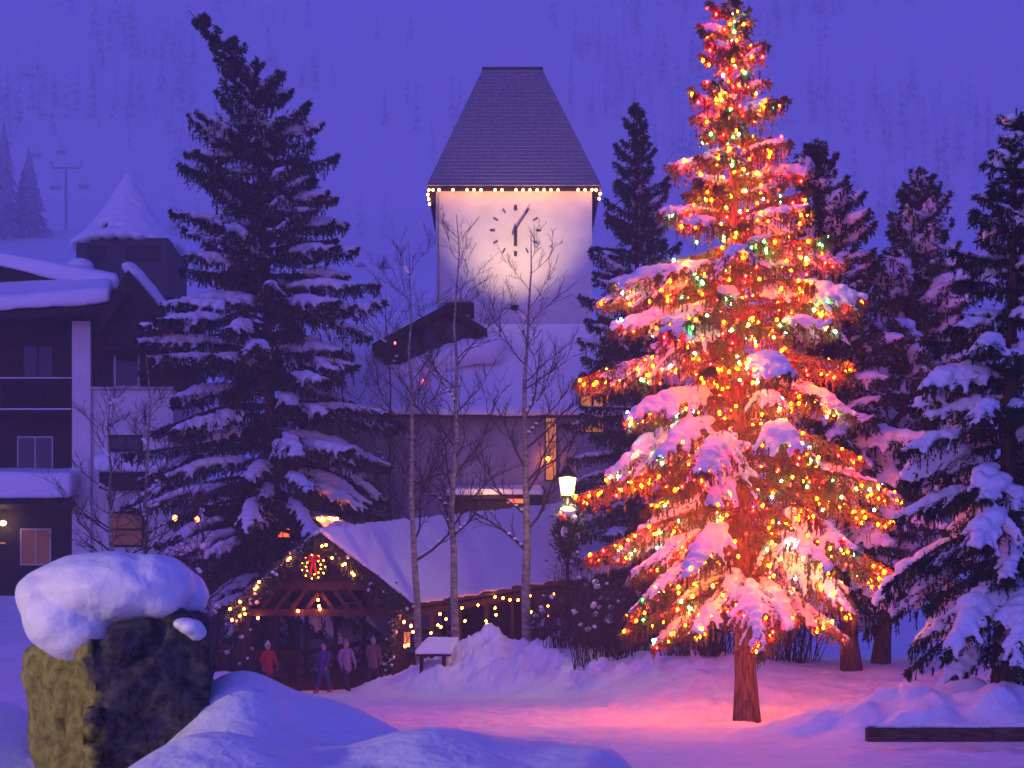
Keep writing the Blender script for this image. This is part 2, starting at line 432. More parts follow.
# the lit tree
TX, TY = X(747, 35), 35.0
TB = (TX, TY, gz(TX, TY))
def xprof(t):
    return float(np.interp(t, [0, .08, .2, .41, .52, .60, .67, .83, .915, 1], [.78, .98, 1.0, .94, .80, .60, .43, .29, .17, .06]))
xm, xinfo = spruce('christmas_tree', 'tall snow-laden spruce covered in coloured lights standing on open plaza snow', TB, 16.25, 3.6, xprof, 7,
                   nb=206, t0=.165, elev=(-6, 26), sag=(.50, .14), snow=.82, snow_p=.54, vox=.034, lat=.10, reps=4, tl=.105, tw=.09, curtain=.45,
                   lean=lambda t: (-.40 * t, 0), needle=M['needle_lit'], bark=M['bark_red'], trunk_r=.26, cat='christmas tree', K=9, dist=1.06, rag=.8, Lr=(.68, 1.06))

def bulb_mesh(name, m, r):
    v, f = ICO1
    me = np_mesh(name, v * np.array([r, r, r * 1.25]), f, True); me.materials.append(m); return me
BC = ['orange', 'red', 'yellow', 'green', 'aqua']
def lights_on_tree(info, n, seed, r, parent_loc, label):
    rs = random.Random(seed); root = empty('string_lights', parent_loc, label, 'string lights')
    pts = []; wire = MB()
    br = [b for b in info if b[2] > .15]
    tot = sum(b[2] ** 1.35 for b in br)
    for b in br:
        t, az, L, curve, oc, ld, ll, sn, s = b
        k = n * L ** 1.35 / tot; k = int(k) + (rs.random() < k % 1)
        col = rs.choices(BC, [46, 26, 12, 9, 7])[0]
        run = []
        for sv in sorted(rs.uniform(.28, 1.0) for _ in range(k)):
            j = int(np.argmin(np.abs(s - sv))); kf = rs.random() * .9
            p = oc[j] + ld[j] * ll[j] * kf + np.array([rs.uniform(-.06, .06), rs.uniform(-.06, .06), rs.choice((-.14, -.10, -.06, -.03, .02, .12 if sn else .03)) - .25 * ll[j] * kf])
            c = col if rs.random() < .35 else rs.choices(BC, [46, 26, 12, 9, 7])[0]
            pts.append((p, c)); run.append(tuple(p))
        if len(run) > 1: wire.tube(run, .006, 3, False)
    for k in range(150):      # bulbs wound close to the trunk
        t = .2 + .75 * k / 150; a = k * 1.1
        pts.append((np.array([TB[0] - .40 * t + cos(a) * .62 * (1.15 - t), TB[1] + sin(a) * .62 * (1.15 - t), TB[2] + 16.25 * t]), rs.choices(BC, [30, 48, 12, 5, 5])[0]))
    wire.build('wire', M['iron'], root)
    pts.sort(key=lambda q: q[0][1])
    meshes = {c: bulb_mesh('bulb_' + c, M['b_' + c], r) for c in BC}
    for p, c in pts[:100]:
        link('bulb', meshes[c], root, None, Vector(p) - Vector(parent_loc))['label'] = f'{c} bulb'
    rest = pts[100:]
    v, f = ICO1; C = np.array([p for p, c in rest])
    V = (v[None] * np.array([r, r, r * 1.25]) + C[:, None]).reshape(-1, 3)
    Fc = (f[None] + (np.arange(len(C)) * len(v))[:, None, None]).reshape(-1, 3)
    mi = np.repeat([BC.index(c) for p, c in rest], len(f))
    o = link('bulbs', np_mesh('bulbs', V, Fc, True, mi), root, [M['b_' + c] for c in BC]); o['kind'] = 'stuff'
    return root
lights_on_tree(xinfo, 1400, 5, .029, TB, 'many coloured lights wound all over the big snowy christmas tree')

# the great dark spruce on the left, its tip bent over
def leanL(t):
    return (-1.2 * t ** 3 - (2.3 * max(0, (t - .87) / .13) ** 1.3), 0)
lb = (X(272, 67), 67.0, gz(X(272, 67), 67))
spruce('spruce_tree', 'huge dark spruce with bent-over tip left of the clock tower', lb, Z(10, 67) - lb[2], 6.2,
       lambda t: float(np.interp(t, [0, .1, .3, .45, .6, .72, .8, .88, .95, 1], [.92, 1., 1., .88, .70, .55, .42, .20, .10, .04])), 21, Lr=(.62, 1.18), nb=270, t0=.13,
       elev=(-6, 35), sag=(.45, .1), snow=1.05, snow_p=.78, vox=.07, lat=.19, reps=3, tl=.18, tw=.10, curtain=.6, lean=leanL, trunk_r=.36, K=9, group='big spruces around the square')
# slim spruce right of the tower
b = (X(637, 66), 66.0, gz(X(637, 66), 66))
spruce('spruce_tree', 'slim dark spruce with little snow just right of the clock tower', b, Z(102, 66) - b[2], 4.3, cone(.68, .2), 22, nb=190, t0=.1,
       elev=(-5, 40), sag=(.3, .05), snow=.75, snow_p=.4, vox=.075, lat=.18, reps=3, tl=.18, tw=.10, curtain=.4, trunk_r=.25, K=8, group='big spruces around the square')
b = (X(852, 45), 45.0, gz(X(852, 45), 45))
spruce('spruce_tree', 'snowy spruce directly behind right side of the lit christmas tree', b, Z(140, 45) - b[2], 3.8, cone(.62, .2), 23, nb=170, t0=.13,
       elev=(-5, 40), sag=(.35, .1), snow=1.25, snow_p=.9, vox=.065, lat=.16, reps=3, tl=.16, tw=.11, curtain=.4, lean=lambda t: (-1.05 * t, 0), trunk_r=.27, K=8, group='big spruces around the square')
b = (X(880, 47), 47.0, gz(X(880, 47), 47))
spruce('spruce_tree', 'twin-topped snowy spruce between the lit tree and the rightmost spruce', b, Z(172, 47) - b[2], 3.9, cone(.62, .2), 24, nb=170, t0=.16,
       elev=(-5, 42), sag=(.35, .1), snow=1.3, snow_p=.92, vox=.065, lat=.16, reps=3, tl=.16, tw=.11, curtain=.4, lean=lambda t: (1.3 * t, 0), trunk_r=.25, K=8, group='big spruces around the square')
b = (X(1003, 30), 30.0, gz(X(1003, 30), 30))
spruce('spruce_tree', 'rightmost spruce with heavy pink-tinted snow behind the timber edging', b, Z(108, 30) - b[2], 2.8, lambda t: float(np.interp(t, [0, .15, .4, .6, .8, 1], [.82, 1, .80, .58, .32, .05])), 25, nb=165, t0=.085,
       elev=(-6, 30), sag=(.5, .15), snow=1.02, snow_p=.76, vox=.038, lat=.11, reps=4, tl=.10, tw=.10, curtain=.4, lean=lambda t: (.25 * t, 0), trunk_r=.24, K=9, group='big spruces around the square')

# ------------------------------------------------------------------ bare aspens and shrubs
def bare_tree(name, label, base, H, r0, seed, spread=.30, t_low=.25, nb=16, cat='aspen tree', group='bare aspens', bark=None, wob=.03, snowy=.35, twigs=1., lean=(0, 0)):
    rs = random.Random(seed); root = empty(name, base, label, cat, group); b0 = Vector(base)
    tr = MB(); br = MB(); SC = []; SR = []
    n = 12; pts = [b0 + Vector((0, 0, -.3))]; ox = oy = 0
    for i in range(1, n + 1):
        ox += rs.uniform(-wob, wob) * H / n * 3; oy += rs.uniform(-wob, wob) * H / n * 3
        pts.append(b0 + Vector((ox + lean[0] * i / n, oy + lean[1] * i / n, H * i / n)))
    rr = [r0 * (1 - .93 * (i / n) ** .9) for i in range(n + 1)]
    tr.tube(pts, rr, 8); tr.build('trunk', bark or M['aspen'], root, True)
    def at(t):
        f = t * n; i = min(int(f), n - 1); return pts[i].lerp(pts[i + 1], f - i)
    def grow(o, d, L, r, lv):
        k = 5 if lv == 0 else 4; p = o.copy(); q = [p.copy()]; dd = d.copy()
        for i in range(k):
            dd = (dd + Vector((rs.uniform(-.3, .3), rs.uniform(-.3, .3), rs.uniform(-.12, .26)))).normalized()
            p = p + dd * L / k; q.append(p.copy())
            if lv < 2 or (lv == 2 and twigs > 1 and rs.random() < .5):
                for _ in range(2 if (rs.random() < .75 * twigs) else 1):
                    a = Vector((rs.uniform(-1, 1), rs.uniform(-1, 1), rs.uniform(-.5, .8)))
                    nd = (dd + a * .85).normalized()
                    grow(p, nd, L * rs.uniform(.28, .5), r * .5, lv + 1)
        br.tube(q, [max(.005, r * (1 - .8 * i / k)) for i in range(k + 1)], 4 if lv == 0 else 3, False)
        if lv == 0 and rs.random() < snowy:
            for u in (.15, .3, .45):
                w = q[0].lerp(q[2], u * 1.6); SC.append(tuple(w + Vector((0, 0, r + .02)))); SR.append((.09, .09, .05))
    for i in range(nb):
        t = t_low + (1 - t_low) * (i + rs.random()) / nb * .95; a = rs.random() * 6.28 if i % 2 else (0 if rs.random() < .5 else pi) + rs.uniform(-.6, .6)
        el = rs.uniform(.5, 1.2); L = H * spread * (1 - .72 * t) * rs.uniform(.7, 1.2)
        grow(at(t), Vector((cos(a), sin(a), el)).normalized(), L, max(.012, r0 * (1 - t) * .42), 0)
    br.build('branch', M['twig'], root)
    if SC: snow_from('snow', SC, SR, .03, root, 2)
    return root
for (px, py, d, top, r0, seed, sp, lab, kw) in [
    (421, 640, 58.5, 245, .165, 31, .26, 'thin crooked aspen left of the snow-capped bench', {}),
    (458, 645, 58.2, 215, .17, 32, .26, 'straight bare aspen rising beside the snow-capped bench', {}),
    (527, 636, 57.6, 235, .20, 39, .27, 'pale aspen with V-shaped crown left of the street lamp', dict(lean=(.5, 0))),
    (107, 600, 52, 385, .13, 34, .30, 'bare aspen in front of the chalet white stucco wall', {}),
    (143, 600, 53, 350, .13, 35, .30, 'bare aspen near right end of the chalet, behind snow-capped boulder', {}),
    (201, 640, 50, 500, .11, 36, .34, 'small bare tree just right of the snow-capped boulder', dict(bark=M['twig'])),
    (345, 640, 72, 330, .17, 37, .30, 'dark bare tree behind the covered bridge ridge', dict(bark=M['twig'], t_low=.15)),
    (388, 640, 70, 290, .12, 38, .30, 'slender bare tree in front of the lodge dormer', dict(bark=M['twig'], t_low=.3))]:
    x = X(px, d); zz = gz(x, d); H = Z(top, d) - zz
    bare_tree('aspen_tree', lab, (x, d, zz), H, r0, seed, sp, nb=20, **kw)

def shrub(label, px, d, w, h, seed, n=60, snowy=.5, bark=None, group='leafless shrubs along the snow bank'):
    rs = random.Random(seed); x = X(px, d); z = gz(x, d); root = empty('shrub', (x, d, z), label, 'shrub', group)
    br = MB(); SC = []; SR = []
    for i in range(n):
        a = rs.random() * 6.28; q = rs.random() ** .6; tgt = Vector((x + cos(a) * w * q, d + sin(a) * w * q * .7, z + h * rs.uniform(.55, 1.05) * (1 - .35 * q * q)))
        o = Vector((x + cos(a) * w * q * .75 + rs.uniform(-.2, .2), d + sin(a) * w * q * .4, z - .1)); mid = o.lerp(tgt, .55) + Vector((rs.uniform(-.3, .3), rs.uniform(-.3, .3), .1))
        br.tube([o, mid, tgt], [.02, .014, .006], 3, False)
        for _ in range(9):
            t = rs.uniform(.3, 1); p = mid.lerp(tgt, t * 2 - 1) if t > .5 else o.lerp(mid, t * 2)
            e = p + Vector((rs.uniform(-1, 1), rs.uniform(-1, 1), rs.uniform(-.1, 1))) * .34
            br.tube([p, p.lerp(e, .5) + Vector((0, 0, .03)), e], [.009, .007, .004], 3, False)
            e2 = e + Vector((rs.uniform(-1, 1), rs.uniform(-1, 1), rs.uniform(-.2, .8))) * .2
            br.tube([e, e2], [.005, .003], 3, False)
        if rs.random() < snowy:
            r = rs.uniform(.03, .11); c = mid.lerp(tgt, rs.uniform(.4, 1))
            for k in range(3): SC.append(tuple(c + Vector((rs.uniform(-.6, .6) * r, rs.uniform(-.6, .6) * r, rs.uniform(-.3, .6) * r)))); SR.append((r, r, r * .85))
    br.build('branch', bark or M['twig'], root)
    if SC: snow_from('snow', SC, SR, .035, root, 2)
    return root
shrub('bushy shrub with snow blobs at foot of the street lamp', 575, 54, 1.2, 3.1, 1, 90, .13)
shrub('tall dark shrub between street lamp and the lit tree', 612, 52, 1.6, 2.7, 2, 120, .15)
shrub('dark shrub under the left boughs of the lit tree', 655, 50, 1.5, 2.6, 3, 130, .12)
shrub('dark shrub just left of the lit tree trunk', 700, 48, 1.5, 2.6, 4, 130, .12)
shrub('dark shrub just right of the lit tree trunk', 785, 47.5, 1.3, 2.6, 5, 90, .3)
shrub('leafless shrub beside the right end of the bridge lights', 548, 56.5, .9, 2.3, 6, 50, .3)
shrub('leafless shrub on the bank between boulder and bridge', 215, 57, 1.6, 3.0, 7, 60, .35)
shrub('leafless shrub left of the bridge gable under the huge spruce', 190, 62, 1.7, 3.6, 8, 60, .5)
shrub('low leafless shrub poking from snow left of the boulder', 5, 13, .55, .55, 9, 12, .3)

# ------------------------------------------------------------------ buildings
def shingled(mb, ring0, ring1, n, out=.05):
    """stepped courses between two closed rings of corner points (bottom ring0, top ring1)"""
    c = sum((Vector(p) for p in ring0), Vector()) / len(ring0)
    m = len(ring0)
    for i in range(n):
        a = i / n; b2 = (i + 1.25) / n if i < n - 1 else 1.0
        lo = [Vector(p).lerp(Vector(q), a) for p, q in zip(ring0, ring1)]; hi = [Vector(p).lerp(Vector(q), b2) for p, q in zip(ring0, ring1)]
        j = out * (1 + .0 * i)
        lo = [p + Vector(((1 if p.x > c.x else -1) * j, (1 if p.y > c.y else -1) * j, 0)) for p in lo]
        th = [p - Vector((0, 0, .03)) for p in lo]
        pts = th + lo + hi
        mb.poly(pts, [tuple(range(m))[::-1]] + [(k, (k + 1) % m, (k + 1) % m + m, k + m) for k in range(m)] + [(k + m, (k + 1) % m + m, (k + 1) % m + 2 * m, k + 2 * m) for k in range(m)] + [tuple(range(2 * m, 3 * m))])

# clock tower ----------------------------------------------------
D = 80.0; x0, x1 = X(436, D), X(592, D); zt = Z(188, D); dep = 7.8
tw = empty('clock_tower', ((x0 + x1) / 2, D + dep / 2, 0), 'tall pale stucco clock tower with steep shingled roof, floodlit', 'clock tower')
mb = MB(); mb.box(x0, x1, D, D + dep, 0, zt - .02); mb.build('wall', M['stucco'], tw)
mb = MB(); mb.tube([(x0 + .12, D - .06, 0), (x0 + .12, D - .06, zt - .2)], .05, 8); mb.build('downpipe', M['pilot'], tw)
mb = MB()
ex0, ex1 = X(428, D - .5), X(600, D - .5)
ring0 = [(ex0, D - .5, zt), (ex1, D - .5, zt), (ex1, D + dep + .5, zt), (ex0, D + dep + .5, zt)]
zr = Z(69, 83.2); rx0, rx1 = X(484, 83.2), X(541, 83.2)
ring1 = [(rx0, 83.2, zr), (rx1, 83.2, zr), (rx1, 84.6, zr), (rx0, 84.6, zr)]
shingled(mb, ring0, ring1, 34, .075); rf = mb.build('roof', M['shingle'], tw)
mb = MB(); mb.box(ex0 + .02, ex1 - .02, D - .48, D + dep + .48, zt - .16, zt - .035); mb.build('eave_board', M['darkwood'], tw)
mb = MB(); mb.bar((rx0 - .1, 83.9, zr + .03), (rx1 + .1, 83.9, zr + .03), 1.6, .1); mb.build('ridge_cap', M['shingle_dark'], tw)
# clock
cc = P(515.5, 231, D); ck = empty('clock_face', (cc.x, D, cc.z), '', '')
for k_ in ('label', 'category'):
    if k_ in ck: del ck[k_]
ck.parent = tw; ck.matrix_parent_inverse = Matrix.Translation(-Vector(tw.location))
def on_clock(ang, r): return Vector((cc.x + r * sin(ang), D - .10, cc.z + r * cos(ang)))
for h in range(12):
    a = h * pi / 6
    if h == 1: pass
    mbk = MB(); mbk.bar(on_clock(a, 1.02) + Vector((0, .06, 0)), on_clock(a, 1.27) + Vector((0, .06, 0)), .15 if h in (0, 3, 6, 9) else .09, .05)
    o = mbk.build('hour_mark', M['clockmetal']); o.parent = ck; o.matrix_parent_inverse = Matrix.Translation(-Vector((cc.x, D, cc.z)))
def hand(nm, ang, r, w, back, dy):
    m_ = MB(); a = on_clock(ang, -back); b_ = on_clock(ang, r); a.y += dy; b_.y += dy
    m_.bar(a, b_, w, .05); o = m_.build(nm, M['clockmetal']); o.parent = ck; o.matrix_parent_inverse = Matrix.Translation(-Vector((cc.x, D, cc.z)))
hand('minute_hand', rad(33), 1.25, .10, .3, -.14)
hand('hour_hand', rad(180), .78, .17, .2, -.05)
mb = MB(); mb.tube([(cc.x, D - .01, cc.z), (cc.x, D - .28, cc.z)], .09, 10); o = mb.build('hub', M['clockmetal']); o.parent = ck; o.matrix_parent_inverse = Matrix.Translation(-Vector((cc.x, D, cc.z)))
# eave lights
def string(name, label, pts, m, r, parent_loc=None, cat='string lights', wire=True, group=None):
    loc = parent_loc or tuple(pts[0]); root = empty(name, loc, label, cat, group)
    me = bulb_mesh('bulb', m, r)
    for p in pts: link('bulb', me, root, None, Vector(p) - Vector(loc))
    if wire and len(pts) > 1:
        w = MB(); w.tube([Vector(p) + Vector((0, 0, r * 1.1)) for p in pts], .012, 4, False); w.build('wire', M['iron'], root)
    return root
ep = [P(px, 190, D - .55) for px in (429, 433, 439, 453, 467, 474, 481, 495, 502, 516, 523, 530, 537, 544, 551, 558, 578, 585, 592, 596)]
ep += [Vector((ex0 - .05, D + .3, zt - .25)), Vector((ex0 - .05, D + 1.1, zt - .25)), Vector((ex0 - .05, D + 2, zt - .25)), Vector((ex1 + .05, D + .3, zt - .2)), Vector((ex1 + .05, D + 1.2, zt - .2))]
ep.sort(key=lambda p: (p.x, -p.y))
string('string_lights', 'row of warm white bulbs under the clock tower eave', ep, M['b_eave'], .06)
# floodlight on a bracket at the ridge of the lodge, aimed at the clock
fp = P(500, 324, 74.0)
fl = empty('floodlight', (fp.x, fp.y, fp.z - .8), 'small floodlight on bent pipe aimed up at the tower clock', 'floodlight')
mb = MB(); mb.tube([(fp.x, fp.y, fp.z - 1.2), (fp.x, fp.y, fp.z + .5), (fp.x + .15, fp.y, fp.z + .7), (fp.x + .6, fp.y, fp.z + .75)], .04, 6); mb.build('pipe', M['pilot'], fl)
mb = MB(); mb.box(fp.x + .5, fp.x + .85, fp.y - .2, fp.y + .1, fp.z + .65, fp.z + .85); mb.build('housing', M['iron'], fl)
def lamp(name, typ, loc, col, W, size=.1, parent=None, aim=None, spot=None, blend=1.):
    L = bpy.data.lights.new(name, typ); L.color = col; L.energy = W
    if typ in ('POINT', 'SPOT'): L.shadow_soft_size = size
    if typ == 'SPOT': L.spot_size = rad(spot); L.spot_blend = blend
    o = bpy.data.objects.new(name, L); COL.objects.link(o)
    if parent is not None: o.parent = parent; o.matrix_parent_inverse = Matrix.Translation(-Vector(parent.location))
    o.location = loc
    if aim is not None: o.rotation_euler = (Vector(aim) - Vector(loc)).to_track_quat('-Z', 'Y').to_euler()
    return o
lamp('flood_lamp', 'SPOT', (fp.x + .67, fp.y + .15, fp.z + .9), (1, .62, .24), 1550, .1, fl, (cc.x, D, cc.z + .7), 66)

# the lodge in front of the tower ---------------------------------
DL = 71.0; lz = Z(405, DL); rz_ = Z(330, 77.5); lx0, lx1 = X(300, DL), X(720, DL)
ld = empty('lodge', ((lx0 + lx1) / 2, DL + 3, 0), 'long pale lodge with big snow roof at the foot of clock tower', 'building')
mb = MB(); mb.box(lx0, lx1, DL, 79.5, 0, lz - .02); mb.build('wall', M['stucco_grey'], ld)
mb = MB(); mb.prism([(lx0 - .6, DL - .8, lz - .6), (lx0 - .6, 77.5, rz_ - .05), (lx0 - .6, 79.9, rz_ - 2), (lx0 - .6, 79.9, rz_ - 2.2), (lx0 - .6, 77.5, rz_ - .3), (lx0 - .6, DL - .8, lz - .70)], (lx1 - lx0 + 1.2, 0, 0))
mb.build('roof', M['shingle_dark'], ld)
def snow_slab(name, poly_top, thick, parent, vox=.12, disp=.12, dscale=.6, seed=3, smooth=6):
    """poly_top: quad corners (4 points); a rounded snow layer 'thick' deep resting on it"""
    m_ = MB(); q = [Vector(p) for p in poly_top]; m_.hexa([p for p in q] + [p + Vector((0, 0, thick)) for p in q])
    me = bpy.data.meshes.new('t'); me.from_pydata(m_.v, [], m_.f)
    bm = bmesh.new(); bm.from_mesh(me); bmesh.ops.recalc_face_normals(bm, faces=bm.faces); bm.to_mesh(me); bm.free()
    me = remesh(name, me, vox, smooth, .5, disp, dscale, seed); return link(name, me, parent, [M['snow']])
snow_slab('snow', [(lx0 - .6, DL - 1.0, lz - .72), (lx1 + .6, DL - 1.0, lz - .72), (lx1 + .6, 77.5, rz_ - .04), (lx0 - .6, 77.5, rz_ - .04)], .42, ld, .16, .12, .5)
# gable end wing with lit windows at right
mb = MB(); wx0, wx1 = X(576, 70.2), X(660, 70.2)
mb.prism([(wx0, 70.2, 0), (wx1, 70.2, 0), (wx1, 70.2, Z(300, 70.2)), (wx0, 70.2, Z(386, 70.2))], (0, 3, 0)); mb.build('wing_wall', M['stucco_grey'], ld)
mb = MB(); mb.bar(P(576, 388, 70.1), P(650, 318, 70.1), .35, .22); mb.build('barge_board', M['darkwood'], ld)
def window(parent, px0, px1, py0, py1, d, glass, frame=None, mull=1, fw=.07, rail=0):
    frame = frame or M['trimwood']
    a = P(px0, py1, d); b_ = P(px1, py0, d); f_ = MB()
    f_.box(a.x - fw, a.x, d - .08, d - .002, a.z - fw, b_.z + fw); f_.box(b_.x, b_.x + fw, d - .08, d - .002, a.z - fw, b_.z + fw)
    f_.box(a.x, b_.x, d - .08, d - .002, b_.z, b_.z + fw); f_.box(a.x, b_.x, d - .08, d - .002, a.z - fw, a.z)
    for i in range(mull):
        c = a.x + (b_.x - a.x) * (i + 1) / (mull + 1); f_.box(c - fw / 2, c + fw / 2, d - .07, d - .004, a.z, b_.z)
    for i in range(rail):
        c = a.z + (b_.z - a.z) * (i + 1) / (rail + 1); f_.box(a.x, b_.x, d - .066, d - .006, c - fw / 2, c + fw / 2)
    w = f_.build('window', frame, parent); g_ = MB(); g_.box(a.x, b_.x, d - .04, d - .012, a.z, b_.z)
    o = g_.build('pane', glass); o.parent = w; return w
window(ld, 546, 556, 404, 480, DL, M['litwin'], M['darkwood'], 0, .05, 3)
window(ld, 581, 603, 386, 432, 70.2, M['litwin'], M['darkwood'], 1, .07, 1)
# wall lamp inside the narrow window line
wl = empty('wall_lamp', P(548, 459, 70.8), 'tiny glowing wall lamp beside the narrow lit lodge window', 'wall lamp')
link('bulb', bulb_mesh('bulb', M['b_warm'], .09), wl, None, (0, -.08, 0))
mb = MB(); q = P(548, 459, 70.8); mb.box(q.x - .05, q.x + .05, q.y, q.y + .2, q.z + .1, q.z + .16); mb.build('bracket', M['iron'], wl)
# dormer
dd = 73.6
do = empty('dormer', (0, 0, 0), '', '')
do.parent = ld; do.matrix_parent_inverse = Matrix.Translation(-Vector(ld.location))
def sub(o): o.parent = do; return o
mb = MB(); mb.prism([P(384, 368, dd), P(484, 368, dd), P(484, 337, dd), P(447, 316, dd), P(384, 350, dd)], (0, 4, 0)); sub(mb.build('wall', M['darkwood']))
mb = MB()
for (a, b_) in (((372, 351), (447, 311)), ((447, 311), (487, 336))):
    pa, pb = P(*a, dd - .8), P(*b_, dd - .8)
    mb.prism([pa, pb, pb + Vector((0, 0, .32)), pa + Vector((0, 0, .32))], (0, 5.5, 0))
sub(mb.build('roof', M['darkwood']))
for (a, b_, c, e) in ((446, 462, 336, 322), (424, 438, 350, 332), (404, 418, 358, 342)):
    mb = MB(); p, q = P(a, c, dd), P(b_, e, dd); mb.box(p.x, q.x, dd - .03, dd - .003, p.z, q.z); sub(mb.build('pane', M['glass']))
    mb = MB(); mb.bar((p.x - .05, dd - .05, p.z), (p.x - .05, dd - .05, q.z), .07); mb.bar((q.x + .05, dd - .05, p.z), (q.x + .05, dd - .05, q.z), .07); sub(mb.build('frame', M['midwood']))
C = []; R = []
for px, py, r in ((486, 352, .75), (470, 352, .8), (455, 356, .8), (440, 362, .8), (425, 368, .75), (410, 374, .7), (492, 345, .6)):
    p = P(px, py, dd - .2); C.append(tuple(p)); R.append((r * 1.2, r * 1.1, r * .8))
snow_from('snow', C, R, .12, ld, 5, .05)
ch = MB(); a, b_ = P(446, 318, 75.5), P(474, 305, 75.5); ch.box(a.x, b_.x, 75, 76.2, a.z + .1, b_.z); ch.build('chimney_cap', M['darkwood'], ld)
mb = MB(); mb.box(a.x + .25, b_.x - .2, 75.2, 76, a.z - 2.6, a.z + .1); mb.build('chimney', M['stucco_grey'], ld)
snow_from('snow', [(a.x + .3, 75.6, b_.z + .25), (b_.x - .35, 75.6, b_.z + .3), ((a.x + b_.x) / 2, 75.6, b_.z + .42), (a.x - .1, 75.7, b_.z + .12)], [(.5, .6, .33), (.45, .55, .35), (.5, .6, .4), (.35, .4, .2)], .07, ld, 3)

# small kiosk with red-lit front below the lodge
kd = 69.5; kk = empty('kiosk', (X(495, kd), kd, 0), 'low kiosk with warm-lit snowy roof behind covered bridge roof', 'kiosk')
a, b_ = P(452, 640, kd), P(538, 500, kd)
mb = MB(); mb.box(a.x, b_.x, kd, kd + 2, 0, b_.z); mb.build('wall', M['darkwood'], kk)
mb = MB(); mb.box(a.x - .2, b_.x + .2, kd - .3, kd + 2.2, b_.z + .01, b_.z + .16); mb.build('roof', M['darkwood'], kk)
snow_slab('snow', [(a.x - .25, kd - .35, b_.z + .165), (b_.x + .25, kd - .35, b_.z + .165), (b_.x + .2, kd + 2.2, b_.z + .6), (a.x - .2, kd + 2.2, b_.z + .6)], .3, kk, .07, .05, 1)
mb = MB(); q0, q1 = P(507, 503, kd - .33), P(524, 499, kd - .33); mb.box(q0.x, q1.x, kd - .36, kd - .31, q0.z, q1.z); mb.build('sign_light', M['litred'], kk)
lamp('kiosk_lamp', 'POINT', P(490, 492, kd - 1.1), (1, .42, .15), 25, .1, kk)

# covered bridge --------------------------------------------------
bd = 60.0; BV = Vector((9.4, 10.0, 1.86))
br_ = empty('covered_bridge', (X(318, bd), bd, 0), 'timber covered bridge with snowy gable roof and lit garlands', 'covered bridge')
PL, PK, PR = P(231, 612, bd), P(318, 533, bd), P(410, 604, bd)
def shift(p, t): return Vector(p) + BV * t
mb = MB()
th = .16
mb.prism([PL + Vector((0, 0, -th)), PK + Vector((0, 0, -th)), PR + Vector((0, 0, -th)), PR, PK, PL], BV * 1.25); mb.build('roof', M['shingle_dark'], br_)
def roofsnow(A, B, nm, seed):
    o = Vector((0, -.12, .003)); dn = (A - B).normalized() * .14
    return snow_slab(nm, [A + o + dn, B + o, B + o + BV * 1.25, A + o + dn + BV * 1.25] if nm else None, .24, br_, .085, .08, .7, seed, 4)
roofsnow(PL, PK, 'snow', 5); roofsnow(PR, PK, 'snow', 6)
gx0, gx1 = X(243, bd), X(400, bd)
# gable boarding down to the header
zh = Z(603, bd)
def roofz(x):
    if x < PK.x: return PL.z + (PK.z - PL.z) * (x - PL.x) / (PK.x - PL.x) - th - .02
    return PR.z + (PK.z - PR.z) * (PR.x - x) / (PR.x - PK.x) - th - .02
zg = Z(590, bd)
mb = MB(); xa = PL.x + (zg - (PL.z - th)) / (PK.z - PL.z) * (PK.x - PL.x) + .1; xb = PR.x - (zg - (PR.z - th)) / (PK.z - PR.z) * (PR.x - PK.x) - .1
mb.prism([(xa, bd + .18, zg), (xb, bd + .18, zg), (PK.x, bd + .18, roofz(PK.x))], (0, .12, 0)); mb.build('gable_boards', M['darkwood'], br_)
mb = MB(); mb.box(gx0 + .3, gx1 - .1, bd + .05, bd + .35, Z(590, bd), Z(582, bd)); mb.build('beam', M['midwood'], br_)
mb = MB(); mb.box(gx0 - .15, gx1 + .1, bd + .05, bd + .35, Z(616, bd), Z(609, bd)); mb.build('beam', M['midwood'], br_)
for px in (262, 277, 292, 307, 333, 348, 363, 378, 390):
    mb = MB(); d_ = 14 if px > 318 else -14
    a = P(px, 609, bd + .2); b_ = P(px - d_, 590, bd + .2); a.x = max(min(a.x, gx1), gx0); mb.bar(a, b_, .16, .14); mb.build('lattice_brace', M['midwood'], br_)
for x in (gx0, gx1):
    mb = MB(); mb.box(x - .2, x + .2, bd + .04, bd + .4, -.1, roofz(x) - .02); mb.build('post', M['darkwood'], br_)
# side walls follow the bridge line: rail, posts, lattice
for sx, nm in ((gx0, 'left'), (gx1 + .1, 'right')):
    lo = Vector((sx, bd + .4, 0)); n = 11
    mb = MB()
    for i in range(n + 1):
        t = i / n * 1.2; b0 = lo + BV * t; mb.bar(b0 + Vector((0, 0, -.2)), b0 + Vector((0, 0, 2.9)), .16)
    for zz, ww in ((1.0, .2), (.5, .14), (.12, .25), (2.85, .25)): mb.bar(lo + Vector((0, 0, zz)), lo + BV * 1.2 + Vector((0, 0, zz)), .12, ww)
    mb.build('side_frame', M['darkwood'], br_)
    mb = MB()
    for i in range(n * 2):
        t = i / (n * 2) * 1.2; t2 = (i + 1) / (n * 2) * 1.2
        mb.bar(lo + BV * t + Vector((0, 0, .15)), lo + BV * t2 + Vector((0, 0, 1.0)), .05); mb.bar(lo + BV * t2 + Vector((0, 0, .15)), lo + BV * t + Vector((0, 0, 1.0)), .05)
        if False: mb.bar(lo + BV * t + Vector((.08, -.08, 1.1)), lo + BV * t2 + Vector((.08, -.08, 2.8)), .12)
    mb.build('side_lattice', M['midwood'], br_)
mb = MB(); q = Vector((gx0 - .3, bd + .1, -.15)); w_ = Vector((gx1 - gx0 + .6, 0, 0))
